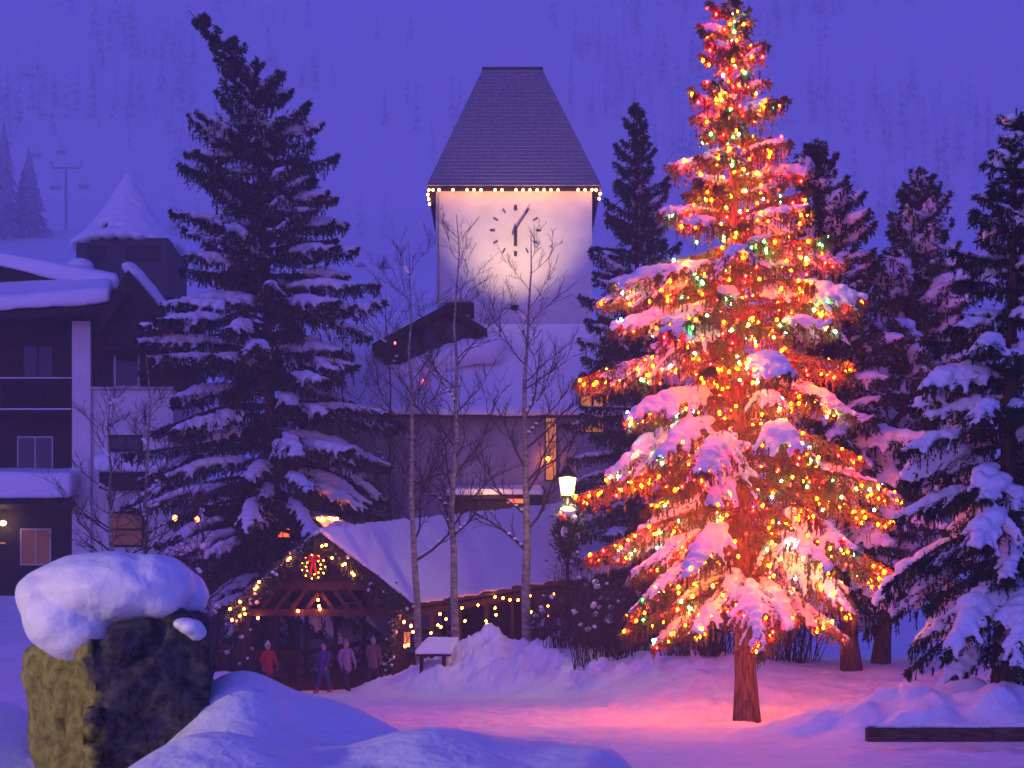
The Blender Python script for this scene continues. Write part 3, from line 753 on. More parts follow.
mb.hexa([q + Vector((0, 0, -.3)), q + w_ + Vector((0, 0, -.3)), q + w_ + BV * 1.25 + Vector((0, 0, -.3)), q + BV * 1.25 + Vector((0, 0, -.3)), q + Vector((0, 0, .2)), q + w_ + Vector((0, 0, .2)), q + w_ + BV * 1.25 + Vector((0, 0, .2)), q + BV * 1.25 + Vector((0, 0, .2))])
mb.build('deck', M['midwood'], br_)
mb = MB()      # screen added across the far end to keep the inside dark
q = Vector((gx0, bd, 0)) + BV * 1.22; mb.box(q.x, q.x + (gx1 - gx0), q.y, q.y + .1, q.z, q.z + 2.9); mb.build('shade_screen', M['darkwood'], br_)
for s_, e_ in ((.25, .3), (.5, .55), (.75, .8)):
    mb = MB(); a = Vector((gx0, bd + .4, 2.75)) + BV * s_; mb.bar(a, a + Vector((gx1 - gx0, 0, 0)), .2, .25); mb.build('tie_beam', M['darkwood'], br_)

# garlands: needle ropes with bulbs
def garland(label, path, r, bulbs, seed, m_b=None, br=.045, snowy=.3, dens=190):
    global RNG
    RNG = np.random.default_rng(seed); rs = random.Random(seed)
    root = empty('garland', tuple(path[0]), label, 'garland', 'green garlands on the covered bridge')
    pts = []; C = []; R = []
    for a, b_ in zip(path[:-1], path[1:]):
        a = Vector(a); b_ = Vector(b_); n = int((b_ - a).length * dens)
        for i in range(n):
            pts.append(tuple(a.lerp(b_, (i + rs.random()) / n) + Vector((rs.uniform(-r, r), rs.uniform(-r, r) * .6, rs.uniform(-r, r)))))
            if rs.random() < snowy * .08:
                C.append(pts[-1]); R.append([rs.uniform(.03, .09)] * 3)
    Pt = np.array(pts); q = RNG.normal(size=Pt.shape); q[:, 2] -= .4; q /= np.linalg.norm(q, axis=1)[:, None]
    V = tufts(Pt, q, np.full(len(Pt), .2), .16, .6, 3)
    link('needles', np_mesh('needles', V, np.arange(len(V)).reshape(-1, 4)), root, [M['garland']])
    if C: snow_from('snow', C, R, .03, root, 1)
    if bulbs:
        me = bulb_mesh('bulb', m_b or M['b_warm'], br)
        for p in bulbs: link('bulb', me, root, None, Vector(p) - Vector(path[0]))
    return root
q = bd - .25
garland('bushy green garland up the left slope of bridge gable, lit bulbs at its foot', [P(232, 622, q), P(240, 606, q), P(316, 541, q)], .27,
        [P(*c, q - .3) for c in ((230, 609), (240, 602), (232, 620), (244, 609), (245, 614), (257, 587), (259, 582), (255, 589), (288, 560), (290, 558), (240, 616))], 51)
garland('bushy green garland down the right slope of the bridge gable', [P(316, 541, q), P(400, 606, q), P(412, 612, q)], .24,
        [P(*c, q - .3) for c in ((322, 546), (326, 545), (332, 558), (343, 565), (345, 564), (352, 573), (354, 575))], 52)
garland('snowy garland hanging down the right front post of the bridge', [P(398, 606, q), P(390, 640, q), P(388, 678, q)], .17, [], 53, snowy=1.5)
garland('short garland around the foot of the left bridge post', [P(244, 655, q), P(247, 676, q)], .2, [], 54, snowy=1.5)
string('string_lights', 'pair of warm lights hanging under the bridge gable centre', [P(c[0], c[1], bd - .1) for c in ((318, 600), (319, 606), (320, 609))], M['b_warm'], .05, wire=True)
string('string_lights', 'two single warm bulbs under left half of the bridge lattice', [P(c[0], c[1], bd - .1) for c in ((258, 618), (298, 611))], M['b_warm'], .05, wire=True)
# wreath
wc = P(314, 567, bd - .05); wr = empty('wreath', tuple(wc), 'round lit wreath with red bow in the bridge gable', 'wreath')
RNG = np.random.default_rng(60)
A = rnd(900, 0, 6.283); Pt = np.stack([wc.x + np.cos(A) * .36 + rnd(900, -.09, .09), wc.y + rnd(900, -.08, .08), wc.z + np.sin(A) * .36 + rnd(900, -.09, .09)], 1)
q_ = RNG.normal(size=Pt.shape); q_ /= np.linalg.norm(q_, axis=1)[:, None]
V = tufts(Pt, q_, np.full(900, .13), .15, .5, 2); link('needles', np_mesh('needles', V, np.arange(len(V)).reshape(-1, 4)), wr, [M['garland']])
me = bulb_mesh('bulb', M['b_warm'], .021)
for i in range(22):
    a = i * 6.283 / 22; r_ = .36 + .08 * (-1) ** i
    link('bulb', me, wr, None, (cos(a) * r_, -.16, sin(a) * r_))
mb = MB()
for s_ in (-1, 1):
    mb.tube([(wc.x, wc.y - .2, wc.z + .28), (wc.x + s_ * .16, wc.y - .26, wc.z + .40), (wc.x + s_ * .24, wc.y - .2, wc.z + .30), (wc.x + s_ * .1, wc.y - .2, wc.z + .24), (wc.x, wc.y - .2, wc.z + .28)], .06, 6)
    mb.tube([(wc.x, wc.y - .2, wc.z + .28), (wc.x + s_ * .05, wc.y - .2, wc.z), (wc.x + s_ * .12, wc.y - .2, wc.z - .28)], .05, 6)
mb.build('bow', M['ribbon'], wr, True)
# lights along the right side of the bridge
def on_side(px, py, off=.45):
    k = (px - 512) / F; t = (k * bd - gx1 - .1) / (BV.x - k * BV.y); t = max(t, 0)
    d = bd + BV.y * t - off; return P(px, py, d)
string('string_lights', 'long swag of warm bulbs along right side of covered bridge', [on_side(*c) for c in
       ((431, 633), (441, 627), (438, 625), (446, 619), (440, 614), (462, 608), (465, 621), (478, 605), (487, 624), (486, 621), (495, 608), (496, 615), (495, 597), (503, 598), (510, 600), (518, 600), (530, 596), (531, 612), (548, 606), (554, 594), (548, 615))],
       M['b_warm'], .045)
string('string_lights', 'few warm bulbs beside the right front post of the bridge', [on_side(*c, .6) for c in ((411, 626), (413, 632), (405, 646), (408, 645), (404, 622))], M['b_warm'], .05)
# lantern-like lit panel by the post
lp = on_side(407, 640, .3); wln = empty('wall_lamp', tuple(lp), 'warm glowing lantern behind the right front post of bridge', 'wall lamp')
mb = MB(); mb.box(lp.x - .11, lp.x + .11, lp.y - .1, lp.y + .1, lp.z - .25, lp.z + .3); mb.build('glass', M['litwin'], wln)
mb = MB(); mb.box(lp.x - .15, lp.x + .15, lp.y - .14, lp.y + .14, lp.z + .303, lp.z + .36); mb.box(lp.x - .13, lp.x + .13, lp.y - .12, lp.y + .12, lp.z - .3, lp.z - .253)
mb.box(lp.x - .02, lp.x + .02, lp.y + .14, lp.y + .5, lp.z + .3, lp.z + .34); mb.build('frame', M['iron'], wln)
# approach railing at left
rl = empty('railing', (X(250, 58.5), 58.5, 0), 'dark horizontal rail fence at left side of the bridge entrance', 'railing')
for zz in (.55, 1.0, 1.4):
    mb = MB(); a = Vector((X(243, 58.5), 58.5, zz)); mb.bar(a, Vector((X(300, 58.9), 59.3, zz + .1)), .06, .1); mb.build('rail', M['midwood'], rl)
for px in (243, 270, 299):
    mb = MB(); mb.bar((X(px, 58.8), 58.9, -.1), (X(px, 58.8), 58.9, 1.55), .12); mb.build('post', M['midwood'], rl)

# left chalet -----------------------------------------------------
cd = 76.0
ch = empty('chalet', (X(60, cd), cd, 3.5), 'dark timber chalet with white stucco pier and heavy snow roofs', 'building')
mb = MB(); mb.box(X(-170, cd + 1.2), X(84, cd + 1.2), cd + 1.2, cd + 9, 2.5, Z(300, cd)); mb.build('rear_wall', M['darkwood'], ch)
mb = MB(); mb.box(X(72, cd), X(90.5, cd), cd, cd + 1.25, 2.5, Z(321, cd)); mb.build('pier', M['stucco'], ch)
mb = MB(); mb.box(X(90.5, cd) + .004, X(172, cd), cd + .25, cd + 8, 2.5, Z(388, cd)); mb.build('lower_wall', M['stucco'], ch)
mb = MB(); mb.box(X(90.5, cd) + .004, X(172, cd), cd + .3, cd + 8, Z(388, cd) + .003, Z(296, cd)); mb.build('upper_wall', M['darkwood'], ch)
mb = MB(); mb.box(X(91, cd), X(173, cd), cd + .05, cd + .29, Z(389, cd), Z(386.5, cd)); mb.build('ledge', M['trimwood'], ch)
window(ch, 116, 138, 350, 386, cd + .3, M['glass'], M['trimwood'], 0, .09)
window(ch, 111, 141, 437, 450, cd + .25, M['glass'], M['darkwood'], 1, .09)
window(ch, 112, 142, 514, 545, cd + .25, M['litwin_dim'], M['darkwood'], 0, .1, 1)
window(ch, 24, 52, 347, 378, cd + 1.2, M['glass'], M['midwood'], 1, .08)
window(ch, 19, 52, 438, 470, cd + 1.2, M['glass'], M['trimwood'], 1, .07)
window(ch, 22, 50, 530, 564, cd + 1.2, M['litwin_dim'], M['trimwood'], 1, .07)
# balcony
bl = MB(); bl.box(X(-120, cd), X(71.5, cd), cd + .1, cd + 1.19, Z(414, cd), Z(408, cd)); fl_ = bl.build('balcony', M['darkwood'], ch)
rl2 = MB(); rl2.box(X(-120, cd), X(71.5, cd), cd + .1, cd + .17, Z(380, cd), Z(378.5, cd))
for i in range(56): 
    x = X(-120, cd) + i * .16 + .05
    if x < X(71, cd): rl2.box(x, x + .035, cd + .11, cd + .15, Z(408, cd) + .003, Z(380, cd) - .003)
o = rl2.build('rail', M['darkwood']); o.parent = fl_
snow_slab('snow', [(X(-120, cd), cd + .1, Z(378, cd)), (X(71, cd), cd + .1, Z(378, cd)), (X(71, cd), cd + .18, Z(378, cd)), (X(-120, cd), cd + .18, Z(378, cd))], .06, ch, .03, 0, 1, 3, 1)
snow_slab('snow', [(X(-120, cd), cd + .05, Z(409.5, cd)), (X(71, cd), cd + .05, Z(409.5, cd)), (X(71, cd), cd + .1, Z(409.5, cd)), (X(-120, cd), cd + .1, Z(409.5, cd))], .07, ch, .03, 0, 1, 3, 1)
# porch canopies with snow
mb = MB(); mb.box(X(-130, cd), X(76, cd), cd - 1.4, cd + 1.19, Z(507, cd), Z(502, cd)); mb.build('canopy', M['darkwood'], ch)
snow_slab('snow', [(X(-130, cd), cd - 1.7, Z(502, cd)), (X(82, cd), cd - 1.7, Z(502, cd)), (X(80, cd), cd + 1.1, Z(490, cd)), (X(-130, cd), cd + 1.1, Z(490, cd))], 1.2, ch, .13, .12, .5, 4, 14)
mb = MB(); mb.box(X(104, cd), X(172, cd), cd - .9, cd + .24, Z(490, cd), Z(474, cd)); mb.build('canopy', M['darkwood'], ch)
snow_slab('snow', [(X(98, cd), cd - 1.1, Z(474, cd)), (X(176, cd), cd - 1.1, Z(474, cd)), (X(176, cd), cd + .2, Z(466, cd)), (X(98, cd), cd + .2, Z(466, cd))], .75, ch, .1, .1, .6, 5, 10)
# roofs
def roof_slab(pts, th, nm='roof', m=None):
    m_ = MB(); q = [Vector(p) for p in pts]; m_.hexa([p - Vector((0, 0, th)) for p in q] + q); return m_.build(nm, m or M['darkwood'], ch)
e = cd - 1.6
A4 = [(X(-180, e), e, Z(326, e)), (X(112, e), e, Z(304, e)), (X(112, cd + 4), cd + 4, Z(288, cd + 4)), (X(-180, cd + 4), cd + 4, Z(300, cd + 4))]
roof_slab(A4, .35)
snow_slab('snow', [Vector(p) + Vector((0, -.25 if i < 2 else 0, .003)) for i, p in enumerate(A4)], .72, ch, .13, .18, .35, 6, 14)
e2 = cd + 3.0
B4 = [(X(-180, e2), e2, Z(232, e2)), (X(118, e2), e2, Z(292, e2)), (X(118, cd + 9), cd + 9, Z(288, cd + 9)), (X(-180, cd + 9), cd + 9, Z(228, cd + 9))]
roof_slab(B4, .7)
snow_slab('snow', [Vector(p) + Vector((0, -.25 if i < 2 else 0, .003)) for i, p in enumerate(B4)], .75, ch, .13, .15, .35, 7, 14)
mb = MB(); e3 = cd - 1.9; mb.prism([P(98, 320, e3), P(128, 270, e3), P(178, 330, e3), P(178, 345, e3), P(128, 292, e3), P(98, 335, e3)], (0, 5, 0)); mb.build('gable_roof', M['darkwood'], ch)
mb = MB(); mb.prism([P(104, 330, e3 + .6), P(128, 286, e3 + .6), P(172, 332, e3 + .6), P(172, 350, e3 + .6), P(104, 350, e3 + .6)], (0, 1.4, 0)); mb.build('gable_wall', M['darkwood'], ch)
C = []; R = []
for i in range(16):
    t = i / 15; p = P(131 + 50 * t, 269 + 60 * t, e3 + 2.0); C.append(tuple(p)); R.append((.4, 1.2, .25))
snow_from('snow', C, R, .12, ch, 5, .08)
# wall lamp on the chalet, at frame edge
q = P(3, 523, cd + 1.0); wl = empty('wall_lamp', tuple(q), 'yellow porch lamp under the chalet canopy at frame edge', 'wall lamp')
mb = MB(); mb.lathe((q.x, q.y, q.z), [(.08, -.13), (.17, -.02), (.17, .04), (.06, .12)], 10); mb.build('shade', M['lampglass'], wl)
mb = MB(); mb.bar((q.x, q.y + .02, q.z + .13), (q.x, q.y + .2, q.z + .16), .05); mb.build('bracket', M['iron'], wl)
lamp('porch_light', 'POINT', (q.x, q.y - .35, q.z), (1, .66, .18), 22, .12, wl)
sb = empty('shelf_light', tuple(P(2, 543, cd + 1)), 'thin glowing light strip below the chalet porch lamp', 'light strip')
mb = MB(); q = P(1, 543, cd + 1.1); mb.box(q.x - .3, q.x + .2, q.y, q.y + .05, q.z - .03, q.z + .03); mb.build('strip', M['litwin'], sb)

# turret with conical snowy roof
td = 104.0; tc = P(128, 240, td + 3)
tu = empty('turret', (tc.x, td + 3, tc.z - 8), 'hazy turret with snow-covered pointed shingle roof left of big spruce', 'turret')
mb = MB(); mb.box(X(90, td), X(168, td), td, td + 6, tc.z - 12, Z(238, td)); mb.build('wall', M['shingle_dark'], tu)
for (a, b_) in ((97, 107), (126, 160)):
    mb = MB(); p, q = P(a, 262, td), P(b_, 246, td); mb.box(p.x, q.x, td - .05, td - .004, p.z, q.z); mb.build('shutter', M['darkwood'], tu)
mb = MB(); prof = []
for i in range(15):
    t = i / 14; r = 2.75 * (1 - t) + .75 * (1 - t) ** 5; zz = 4.9 * t
    prof += [(r + .05, zz - .05 + .02), (r, zz + .10)]
prof[-1] = (.03, 4.9)
mb.lathe((tc.x, td + 3, Z(238, td)), prof, 8, pi / 8); mb.build('roof', M['shingle_dark'], tu)
C = []; R = []; rs = random.Random(4)
for i in range(22):
    t = i / 22
    for k in range(22):
        if 2 < i and rs.random() < .10: continue
        a = 2 * pi * (k + .5 * (i % 2)) / 22; r = 2.75 * (1 - t) + .75 * (1 - t) ** 5; w = .36 * (1 - t) + .16
        C.append((tc.x + cos(a) * r * .96, td + 3 + sin(a) * r * .96, Z(238, td) + 4.9 * t + .10 + rs.uniform(-.03, .05))); R.append((w, w, .15 + .16 * (1 - t)))
C.append((tc.x, td + 3, Z(238, td) + 4.85)); R.append((.22, .22, .3))
snow_from('snow', C, R, .12, tu, 3, .08, 1.2)
mb = MB(); p = P(84, 258, td - 1); mb.box(p.x - .5, p.x + .25, td - 1, td, p.z - 3, p.z + 1.0); mb.build('chimney', M['shingle_dark'], tu)
snow_from('snow', [(p.x - .3, td - .7, p.z - .5)], [(.9, .8, .6)], .12, tu, 2)

# small lit shop hidden behind the great spruce
sd = 82.0; sh = empty('shop', (X(250, sd), sd, 0), 'dim red-lit shop front half hidden behind the huge spruce', 'shop')
mb = MB(); mb.box(X(165, sd), X(392, sd), sd, sd + 5, 0, Z(505, sd)); mb.build('wall', M['darkwood'], sh)
snow_slab('snow', [(X(160, sd), sd - .5, Z(505, sd) + .01), (X(396, sd), sd - .5, Z(505, sd) + .01), (X(396, sd), sd + 5, Z(480, sd)), (X(160, sd), sd + 5, Z(480, sd))], .4, sh, .13, .1, .5)
for (a, b_, c, e_, mm) in ((276, 290, 529, 537, 'litred'), (266, 275, 540, 556, 'litwin_dim'), (225, 240, 545, 560, 'litwin_dim'), (300, 316, 535, 550, 'litwin_dim'), (205, 214, 560, 566, 'litred')):
    window(sh, a, b_, c, e_, sd, M[mm], M['darkwood'], 1, .06)
string('string_lights', 'few red and orange lanterns glowing behind the huge spruce', [P(175, 518, 62), P(197, 519.5, 62)], emat('red_lantern', (1, .10, .02), 14), .10, wire=True)
string('string_lights', 'row of small warm bulbs just above bridge roof peak', [P(318, 519, 66), P(322, 518.5, 66), P(330, 518, 66), P(334, 519, 66), P(337, 519, 66)], M['b_warm'], .06)
string('string_lights', 'tiny red bulbs scattered among bare twigs before the lodge dormer', [P(c[0], c[1], 72.0) for c in ((395, 343), (392, 391), (426, 386), (440, 388), (423, 381), (432, 398), (390, 394), (422, 419))],
       emat('pink_bulb', (1, .12, .10), 5), .06, wire=False)

# ------------------------------------------------------------------ street lamps
def street_lamp(label, px, d, lz_, W, wreath=True, x=None):
    x = X(px, d) if x is None else x; z = gz(x, d)
    root = empty('street_lamp', (x, d, z), label, 'street lamp', 'lantern street lamps'); c = Vector((x, d, lz_))
    mb = MB(); mb.lathe((x, d, z - .2), [(.16, 0), (.16, .5), (.10, .6), (.07, .75), (.055, c.z - z - .55), (.09, c.z - z - .5), (.05, c.z - z - .42), (.12, c.z - z - .1)], 12); mb.build('post', M['iron'], root, True)
    mb = MB(); mb.lathe(c, [(.19, -.28), (.20, -.26), (.29, .30), (.27, .31)], 6); mb.build('lantern_glass', M['lampglass'], root)
    mb = MB()
    for k in range(6):
        t = 2 * pi * k / 6; mb.bar(c + Vector((cos(t) * .205, sin(t) * .205, -.29)), c + Vector((cos(t) * .30, sin(t) * .30, .31)), .022)
    mb.lathe(c + Vector((0, 0, -.34)), [(.10, 0), (.21, .02), (.21, .05)], 6); mb.build('lantern_frame', M['iron'], root)
    mb = MB(); mb.lathe(c, [(.33, .31), (.34, .34), (.25, .45), (.12, .60), (.06, .74), (.05, .80), (.09, .85), (.04, .90), (.015, 1.02)], 12); mb.build('lantern_cap', M['iron'], root, True)
    for k in range(5):
        a = k * 2 * pi / 5 + .3; pass
    lamp('lantern_light', 'POINT', c + Vector((0, -.42, -.1)), (1, .68, .18), W, .25, root)
    return root, c
sl, c = street_lamp('lit lantern street lamp just left of the christmas tree', 567.5, 54.5, Z(487, 54.5), 260)
# evergreen wreath and snow hung on the lamp post
ww = empty('wreath', (c.x, c.y, c.z - 1.3), 'snow-capped evergreen wreath with red bow on the lit street lamp post', 'wreath')
RNG = np.random.default_rng(77); n = 1400
Pt = np.stack([c.x + RNG.normal(0, .20, n), c.y - .05 + RNG.normal(0, .2, n), c.z - 1.55 + RNG.normal(0, .42, n)], 1); q_ = RNG.normal(size=Pt.shape); q_ /= np.linalg.norm(q_, axis=1)[:, None]
V = tufts(Pt, q_, np.full(n, .2), .15, .5, 2); link('needles', np_mesh('needles', V, np.arange(len(V)).reshape(-1, 4)), ww, [M['garland']])
snow_from('snow', [(c.x, c.y - .1, c.z - .86), (c.x - .2, c.y - .12, c.z - 1.0), (c.x + .16, c.y - .15, c.z - 1.1), (c.x - .12, c.y - .3, c.z - 1.55), (c.x + .3, c.y - .2, c.z - 1.7)], [(.30, .3, .2), (.17, .2, .18), (.2, .2, .2), (.13, .1, .22), (.14, .1, .14)], .035, ww, 2, .03, 6)
mb = MB(); mb.tube([(c.x - .12, c.y - .36, c.z - 1.02), (c.x - .3, c.y - .36, c.z - 1.0), (c.x - .26, c.y - .36, c.z - 1.22), (c.x - .12, c.y - .36, c.z - 1.02), (c.x - .05, c.y - .36, c.z - 1.3)], .06, 6); mb.build('bow', M['ribbon'], ww, True)
# its twin stands just out of the left edge and lights the boulder
street_lamp('lantern street lamp outside left edge, lighting the boulder', 0, 1.2, 3.0, 1700, x=-11)

# ------------------------------------------------------------------ chair lift and far trees
cl = empty('chairlift_tower', tuple(P(66, 243, 520)), 'hazy chairlift tower far up the slope behind turret', 'chairlift')
mb = MB(); a, b_ = P(66, 245, 520), P(66, 167, 520); mb.tube([a + Vector((0, 0, -8)), b_], [.55, .45], 8); mb.build('pole', M['pilot'], cl)
mb = MB(); mb.bar(P(53, 168, 520), P(80, 168, 520), .5, .6); mb.bar(P(53, 168, 520), P(51, 161, 520), .4); mb.bar(P(80, 168, 520), P(82, 161, 520), .4); mb.build('crossarm', M['pilot'], cl)
cab = empty('chairlift_cable', tuple(P(80, 160, 520)), 'pair of thin hauling cables of the far chairlift', 'cable')
def chair_top(p): return Vector(p) + Vector((0, 0, 2.6))
run1 = [(83, 183, 490), (61, 149, 550), (42, 112, 600), (25, 72, 650)]; run2 = [(55, 184, 495), (36, 152, 560), (17, 115, 610)]
for run, arm in ((run1, (81, 161, 520)), (run2, (52, 161, 520))):
    pts = [chair_top(P(*r)) for r in run]
    e_ = pts[0] + (pts[0] - pts[1]) * .6; mb = MB(); mb.tube([e_] + pts + [pts[-1] * 1.0 + (pts[-1] - pts[-2])], .05, 4, False); mb.build('cable', M['pilot'], cab)
words = ['nearest chairlift chair on right side of the hazy lift tower', 'chairlift chair just above the hazy lift tower', 'chairlift chair second highest in the right-hand line', 'topmost chairlift chair near the upper left corner',
         'nearest chairlift chair on left side of the hazy lift tower', 'faint chairlift chair up left of the lift tower', 'highest faint chairlift chair of the left-hand line']
for i, r in enumerate(run1 + run2):
    p = P(*r); o = empty('chairlift_chair', tuple(p), words[i], 'chairlift chair', 'chairs hanging on the lift')
    mb = MB(); mb.box(p.x - 1.5, p.x + 1.5, p.y - .3, p.y + .5, p.z - 1.6, p.z - 1.3); mb.build('seat', M['pilot'], o)
    mb = MB(); mb.box(p.x - 1.5, p.x + 1.5, p.y + .5, p.y + .7, p.z - 1.6, p.z - .3); mb.build('backrest', M['pilot'], o)
    mb = MB(); mb.tube([(p.x - 1.4, p.y, p.z - 1.4), (p.x - 1.4, p.y, p.z + .6), (p.x + 1.4, p.y, p.z + .6), (p.x + 1.4, p.y, p.z - 1.4)], .08, 5); mb.tube([(p.x, p.y, p.z + .6), (p.x, p.y, p.z + 2.6)], .08, 5); mb.build('hanger', M['pilot'], o)

def conifer_arrays(x, y, z, H, R, rs, rows=10, q=9):
    """ragged tiers of drooping blades round a stem"""
    V = []; Fc = []
    for i in range(rows):
        t = i / rows; zz = z + H * (.08 + .92 * t); r = R * (1 - t) ** .85
        for k in range(q):
            a = 2 * pi * (k + rs.random() * .8) / q; rr = r * rs.uniform(.65, 1.15); w = .22
            b0 = len(V); V += [(x, y, zz + H * .09), (x + cos(a - w) * rr, y + sin(a - w) * rr, zz - H * .02), (x + cos(a) * rr * 1.15, y + sin(a) * rr * 1.15, zz - H * .035), (x + cos(a + w) * rr, y + sin(a + w) * rr, zz - H * .015)]
            Fc.append((b0, b0 + 1, b0 + 2, b0 + 3))
    return V, Fc
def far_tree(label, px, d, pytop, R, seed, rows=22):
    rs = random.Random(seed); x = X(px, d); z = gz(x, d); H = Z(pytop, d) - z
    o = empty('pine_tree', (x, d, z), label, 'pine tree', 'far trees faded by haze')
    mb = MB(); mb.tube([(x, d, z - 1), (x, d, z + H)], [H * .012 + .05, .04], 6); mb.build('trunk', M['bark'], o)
    V, Fc = conifer_arrays(x, d, z, H, R, rs, rows, 12); link('crown', np_mesh('crown', np.array(V), np.array(Fc)), o, [M['frost_haze']])
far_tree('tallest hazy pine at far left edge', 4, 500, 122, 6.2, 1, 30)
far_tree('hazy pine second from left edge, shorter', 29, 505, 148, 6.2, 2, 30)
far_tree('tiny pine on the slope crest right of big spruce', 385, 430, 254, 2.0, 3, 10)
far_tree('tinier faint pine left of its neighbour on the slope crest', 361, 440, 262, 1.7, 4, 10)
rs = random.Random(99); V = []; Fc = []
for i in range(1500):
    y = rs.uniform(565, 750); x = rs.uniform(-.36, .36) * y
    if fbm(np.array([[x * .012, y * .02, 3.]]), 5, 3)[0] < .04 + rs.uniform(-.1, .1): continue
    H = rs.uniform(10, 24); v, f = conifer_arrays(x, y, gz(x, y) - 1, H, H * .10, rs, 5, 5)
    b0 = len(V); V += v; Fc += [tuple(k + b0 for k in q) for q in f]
o = link('forest', np_mesh('forest', np.array(V), np.array(Fc)), None, [M['frost_haze']]); tag(o, 'faint mass of trees on the fog-covered mountainside', 'forest', None, 'stuff')

# ------------------------------------------------------------------ bench, edging, boulder
x0b, x1b, byy = X(416, 55.8), X(459, 55.8), 55.8
bn = empty('bench', ((x0b + x1b) / 2, byy, gz((x0b + x1b) / 2, byy)), 'small wooden bench buried in snow at left end of ploughed bank', 'bench')
zs = Z(655, byy)
mb = MB(); mb.box(x0b, x1b - .3, byy, byy + .6, zs - .05, zs + .02); mb.build('seat', M['darkwood'], bn)
for x in (x0b + .12, x1b - .6):
    mb = MB(); mb.box(x, x + .12, byy + .1, byy + .5, zs - .9, zs - .052); mb.build('leg', M['darkwood'], bn)
snow_slab('snow', [(x0b - .03, byy - .05, zs + .023), (x1b - .25, byy - .05, zs + .023), (x1b, byy + .75, zs + .5), (x0b + .35, byy + .75, zs + .5)], .16, bn, .045, .03, 2, 3, 3)

ed = empty('timber_edging', (X(868, 25), 25.1, .1), 'low brown timber planter edging at lower right, snow heaped behind', 'edging')
mb = MB(); xx = X(868, 25); mb.box(xx, xx + 1.95, 25.0, 25.22, Z(742, 25), Z(728, 25)); mb.build('timber', M['edgewood'], ed, bevel=.012)
mb = MB(); mb.box(xx + 1.96, xx + 4.4, 25.02, 25.24, Z(742, 25), Z(727.5, 25)); mb.build('timber', M['edgewood'], ed, bevel=.012)
C = []; R = []; rs = random.Random(8)
for i in range(60):
    x = xx + .1 + i * .075; C.append((x, 25.22 + rs.uniform(-.03, .06), Z(727, 25) + rs.uniform(-.01, .02))); R.append((.10, .14, rs.uniform(.03, .07)))
snow_from('snow', C, R, .03, ed, 3)

rk = empty('boulder', (X(118, 8), 8.2, .6), 'tall lichened boulder, left face tinted by lamplight, with mushroom cap of snow at lower left', 'boulder')
m_ = MB(); bot = [(-2.56, 8.34), (-2.04, 7.78), (-1.50, 8.12), (-1.58, 8.75), (-2.25, 8.85)]; tops = [1.58, 1.63, 1.72, 1.75, 1.6]; mid = [(-2.53, 8.34), (-2.05, 7.80), (-1.53, 8.12), (-1.6, 8.7), (-2.25, 8.8)]
n = 5; v = [(x, y, .2) for x, y in bot] + [(x, y, t) for (x, y), t in zip(mid, tops)] + [(-1.92, 8.2, 1.84), (-1.70, 8.1, 1.80)]
m_.poly(v, [tuple(range(5))[::-1]] + [(i, (i + 1) % 5, (i + 1) % 5 + 5, i + 5) for i in range(5)] + [(5, 6, 10), (6, 11, 10), (6, 7, 11), (7, 8, 11), (8, 10, 11), (8, 9, 10), (9, 5, 10)])
me = bpy.data.meshes.new('t'); me.from_pydata(m_.v, [], m_.f)
bm = bmesh.new(); bm.from_mesh(me); bmesh.ops.recalc_face_normals(bm, faces=bm.faces); bm.to_mesh(me); bm.free()
me = remesh('rock', me, .014, 3, .5, .07, 2.6, 12)
nv = len(me.vertices); co_ = np.empty(nv * 3, np.float32); no_ = np.empty(nv * 3, np.float32); me.vertices.foreach_get('co', co_); me.vertices.foreach_get('normal', no_)
co_ = co_.reshape(-1, 3); no_ = no_.reshape(-1, 3)
qq = co_ * np.array([3.2, 3.2, 1.6]); co_ = co_ + no_ * (-.05 * np.clip(1 - np.abs(vnoise(qq, 71)) * 7, 0, 1) + .012 * fbm(co_ * 14, 73, 3))[:, None]
me.vertices.foreach_set('co', co_.astype(np.float32).ravel()); me.update()
off = Vector((-2.06, 8.2, .6)); me.transform(Matrix.Translation(-off)); rk.location = off
link('rock', me, rk, [M['lichen_lamp_tint']], Vector((0, 0, 0)))
C = [(-2.06, 8.2, 1.90), (-2.27, 8.08, 1.74), (-2.36, 8.15, 1.86), (-1.84, 8.2, 1.93), (-2.20, 8.06, 1.67), (-2.05, 8.15, 1.84), (-1.79, 8.12, 1.85), (-2.1, 8.5, 1.85), (-1.85, 8.5, 1.88)]
R = [(.445, .42, .20), (.20, .26, .18), (.16, .30, .15), (.215, .32, .155), (.2, .2, .14), (.3, .3, .15), (.13, .2, .12), (.35, .35, .2), (.25, .3, .18)]
snow_from('snow_cap', C, R, .016, rk, 14, .018, 2.2)
snow_from('snow', [(-1.615, 8.06, 1.705), (-1.66, 8.10, 1.72), (-1.60, 8.12, 1.68)], [(.065, .09, .045), (.06, .12, .04), (.06, .1, .05)], .01, rk, 3, .01, 6)

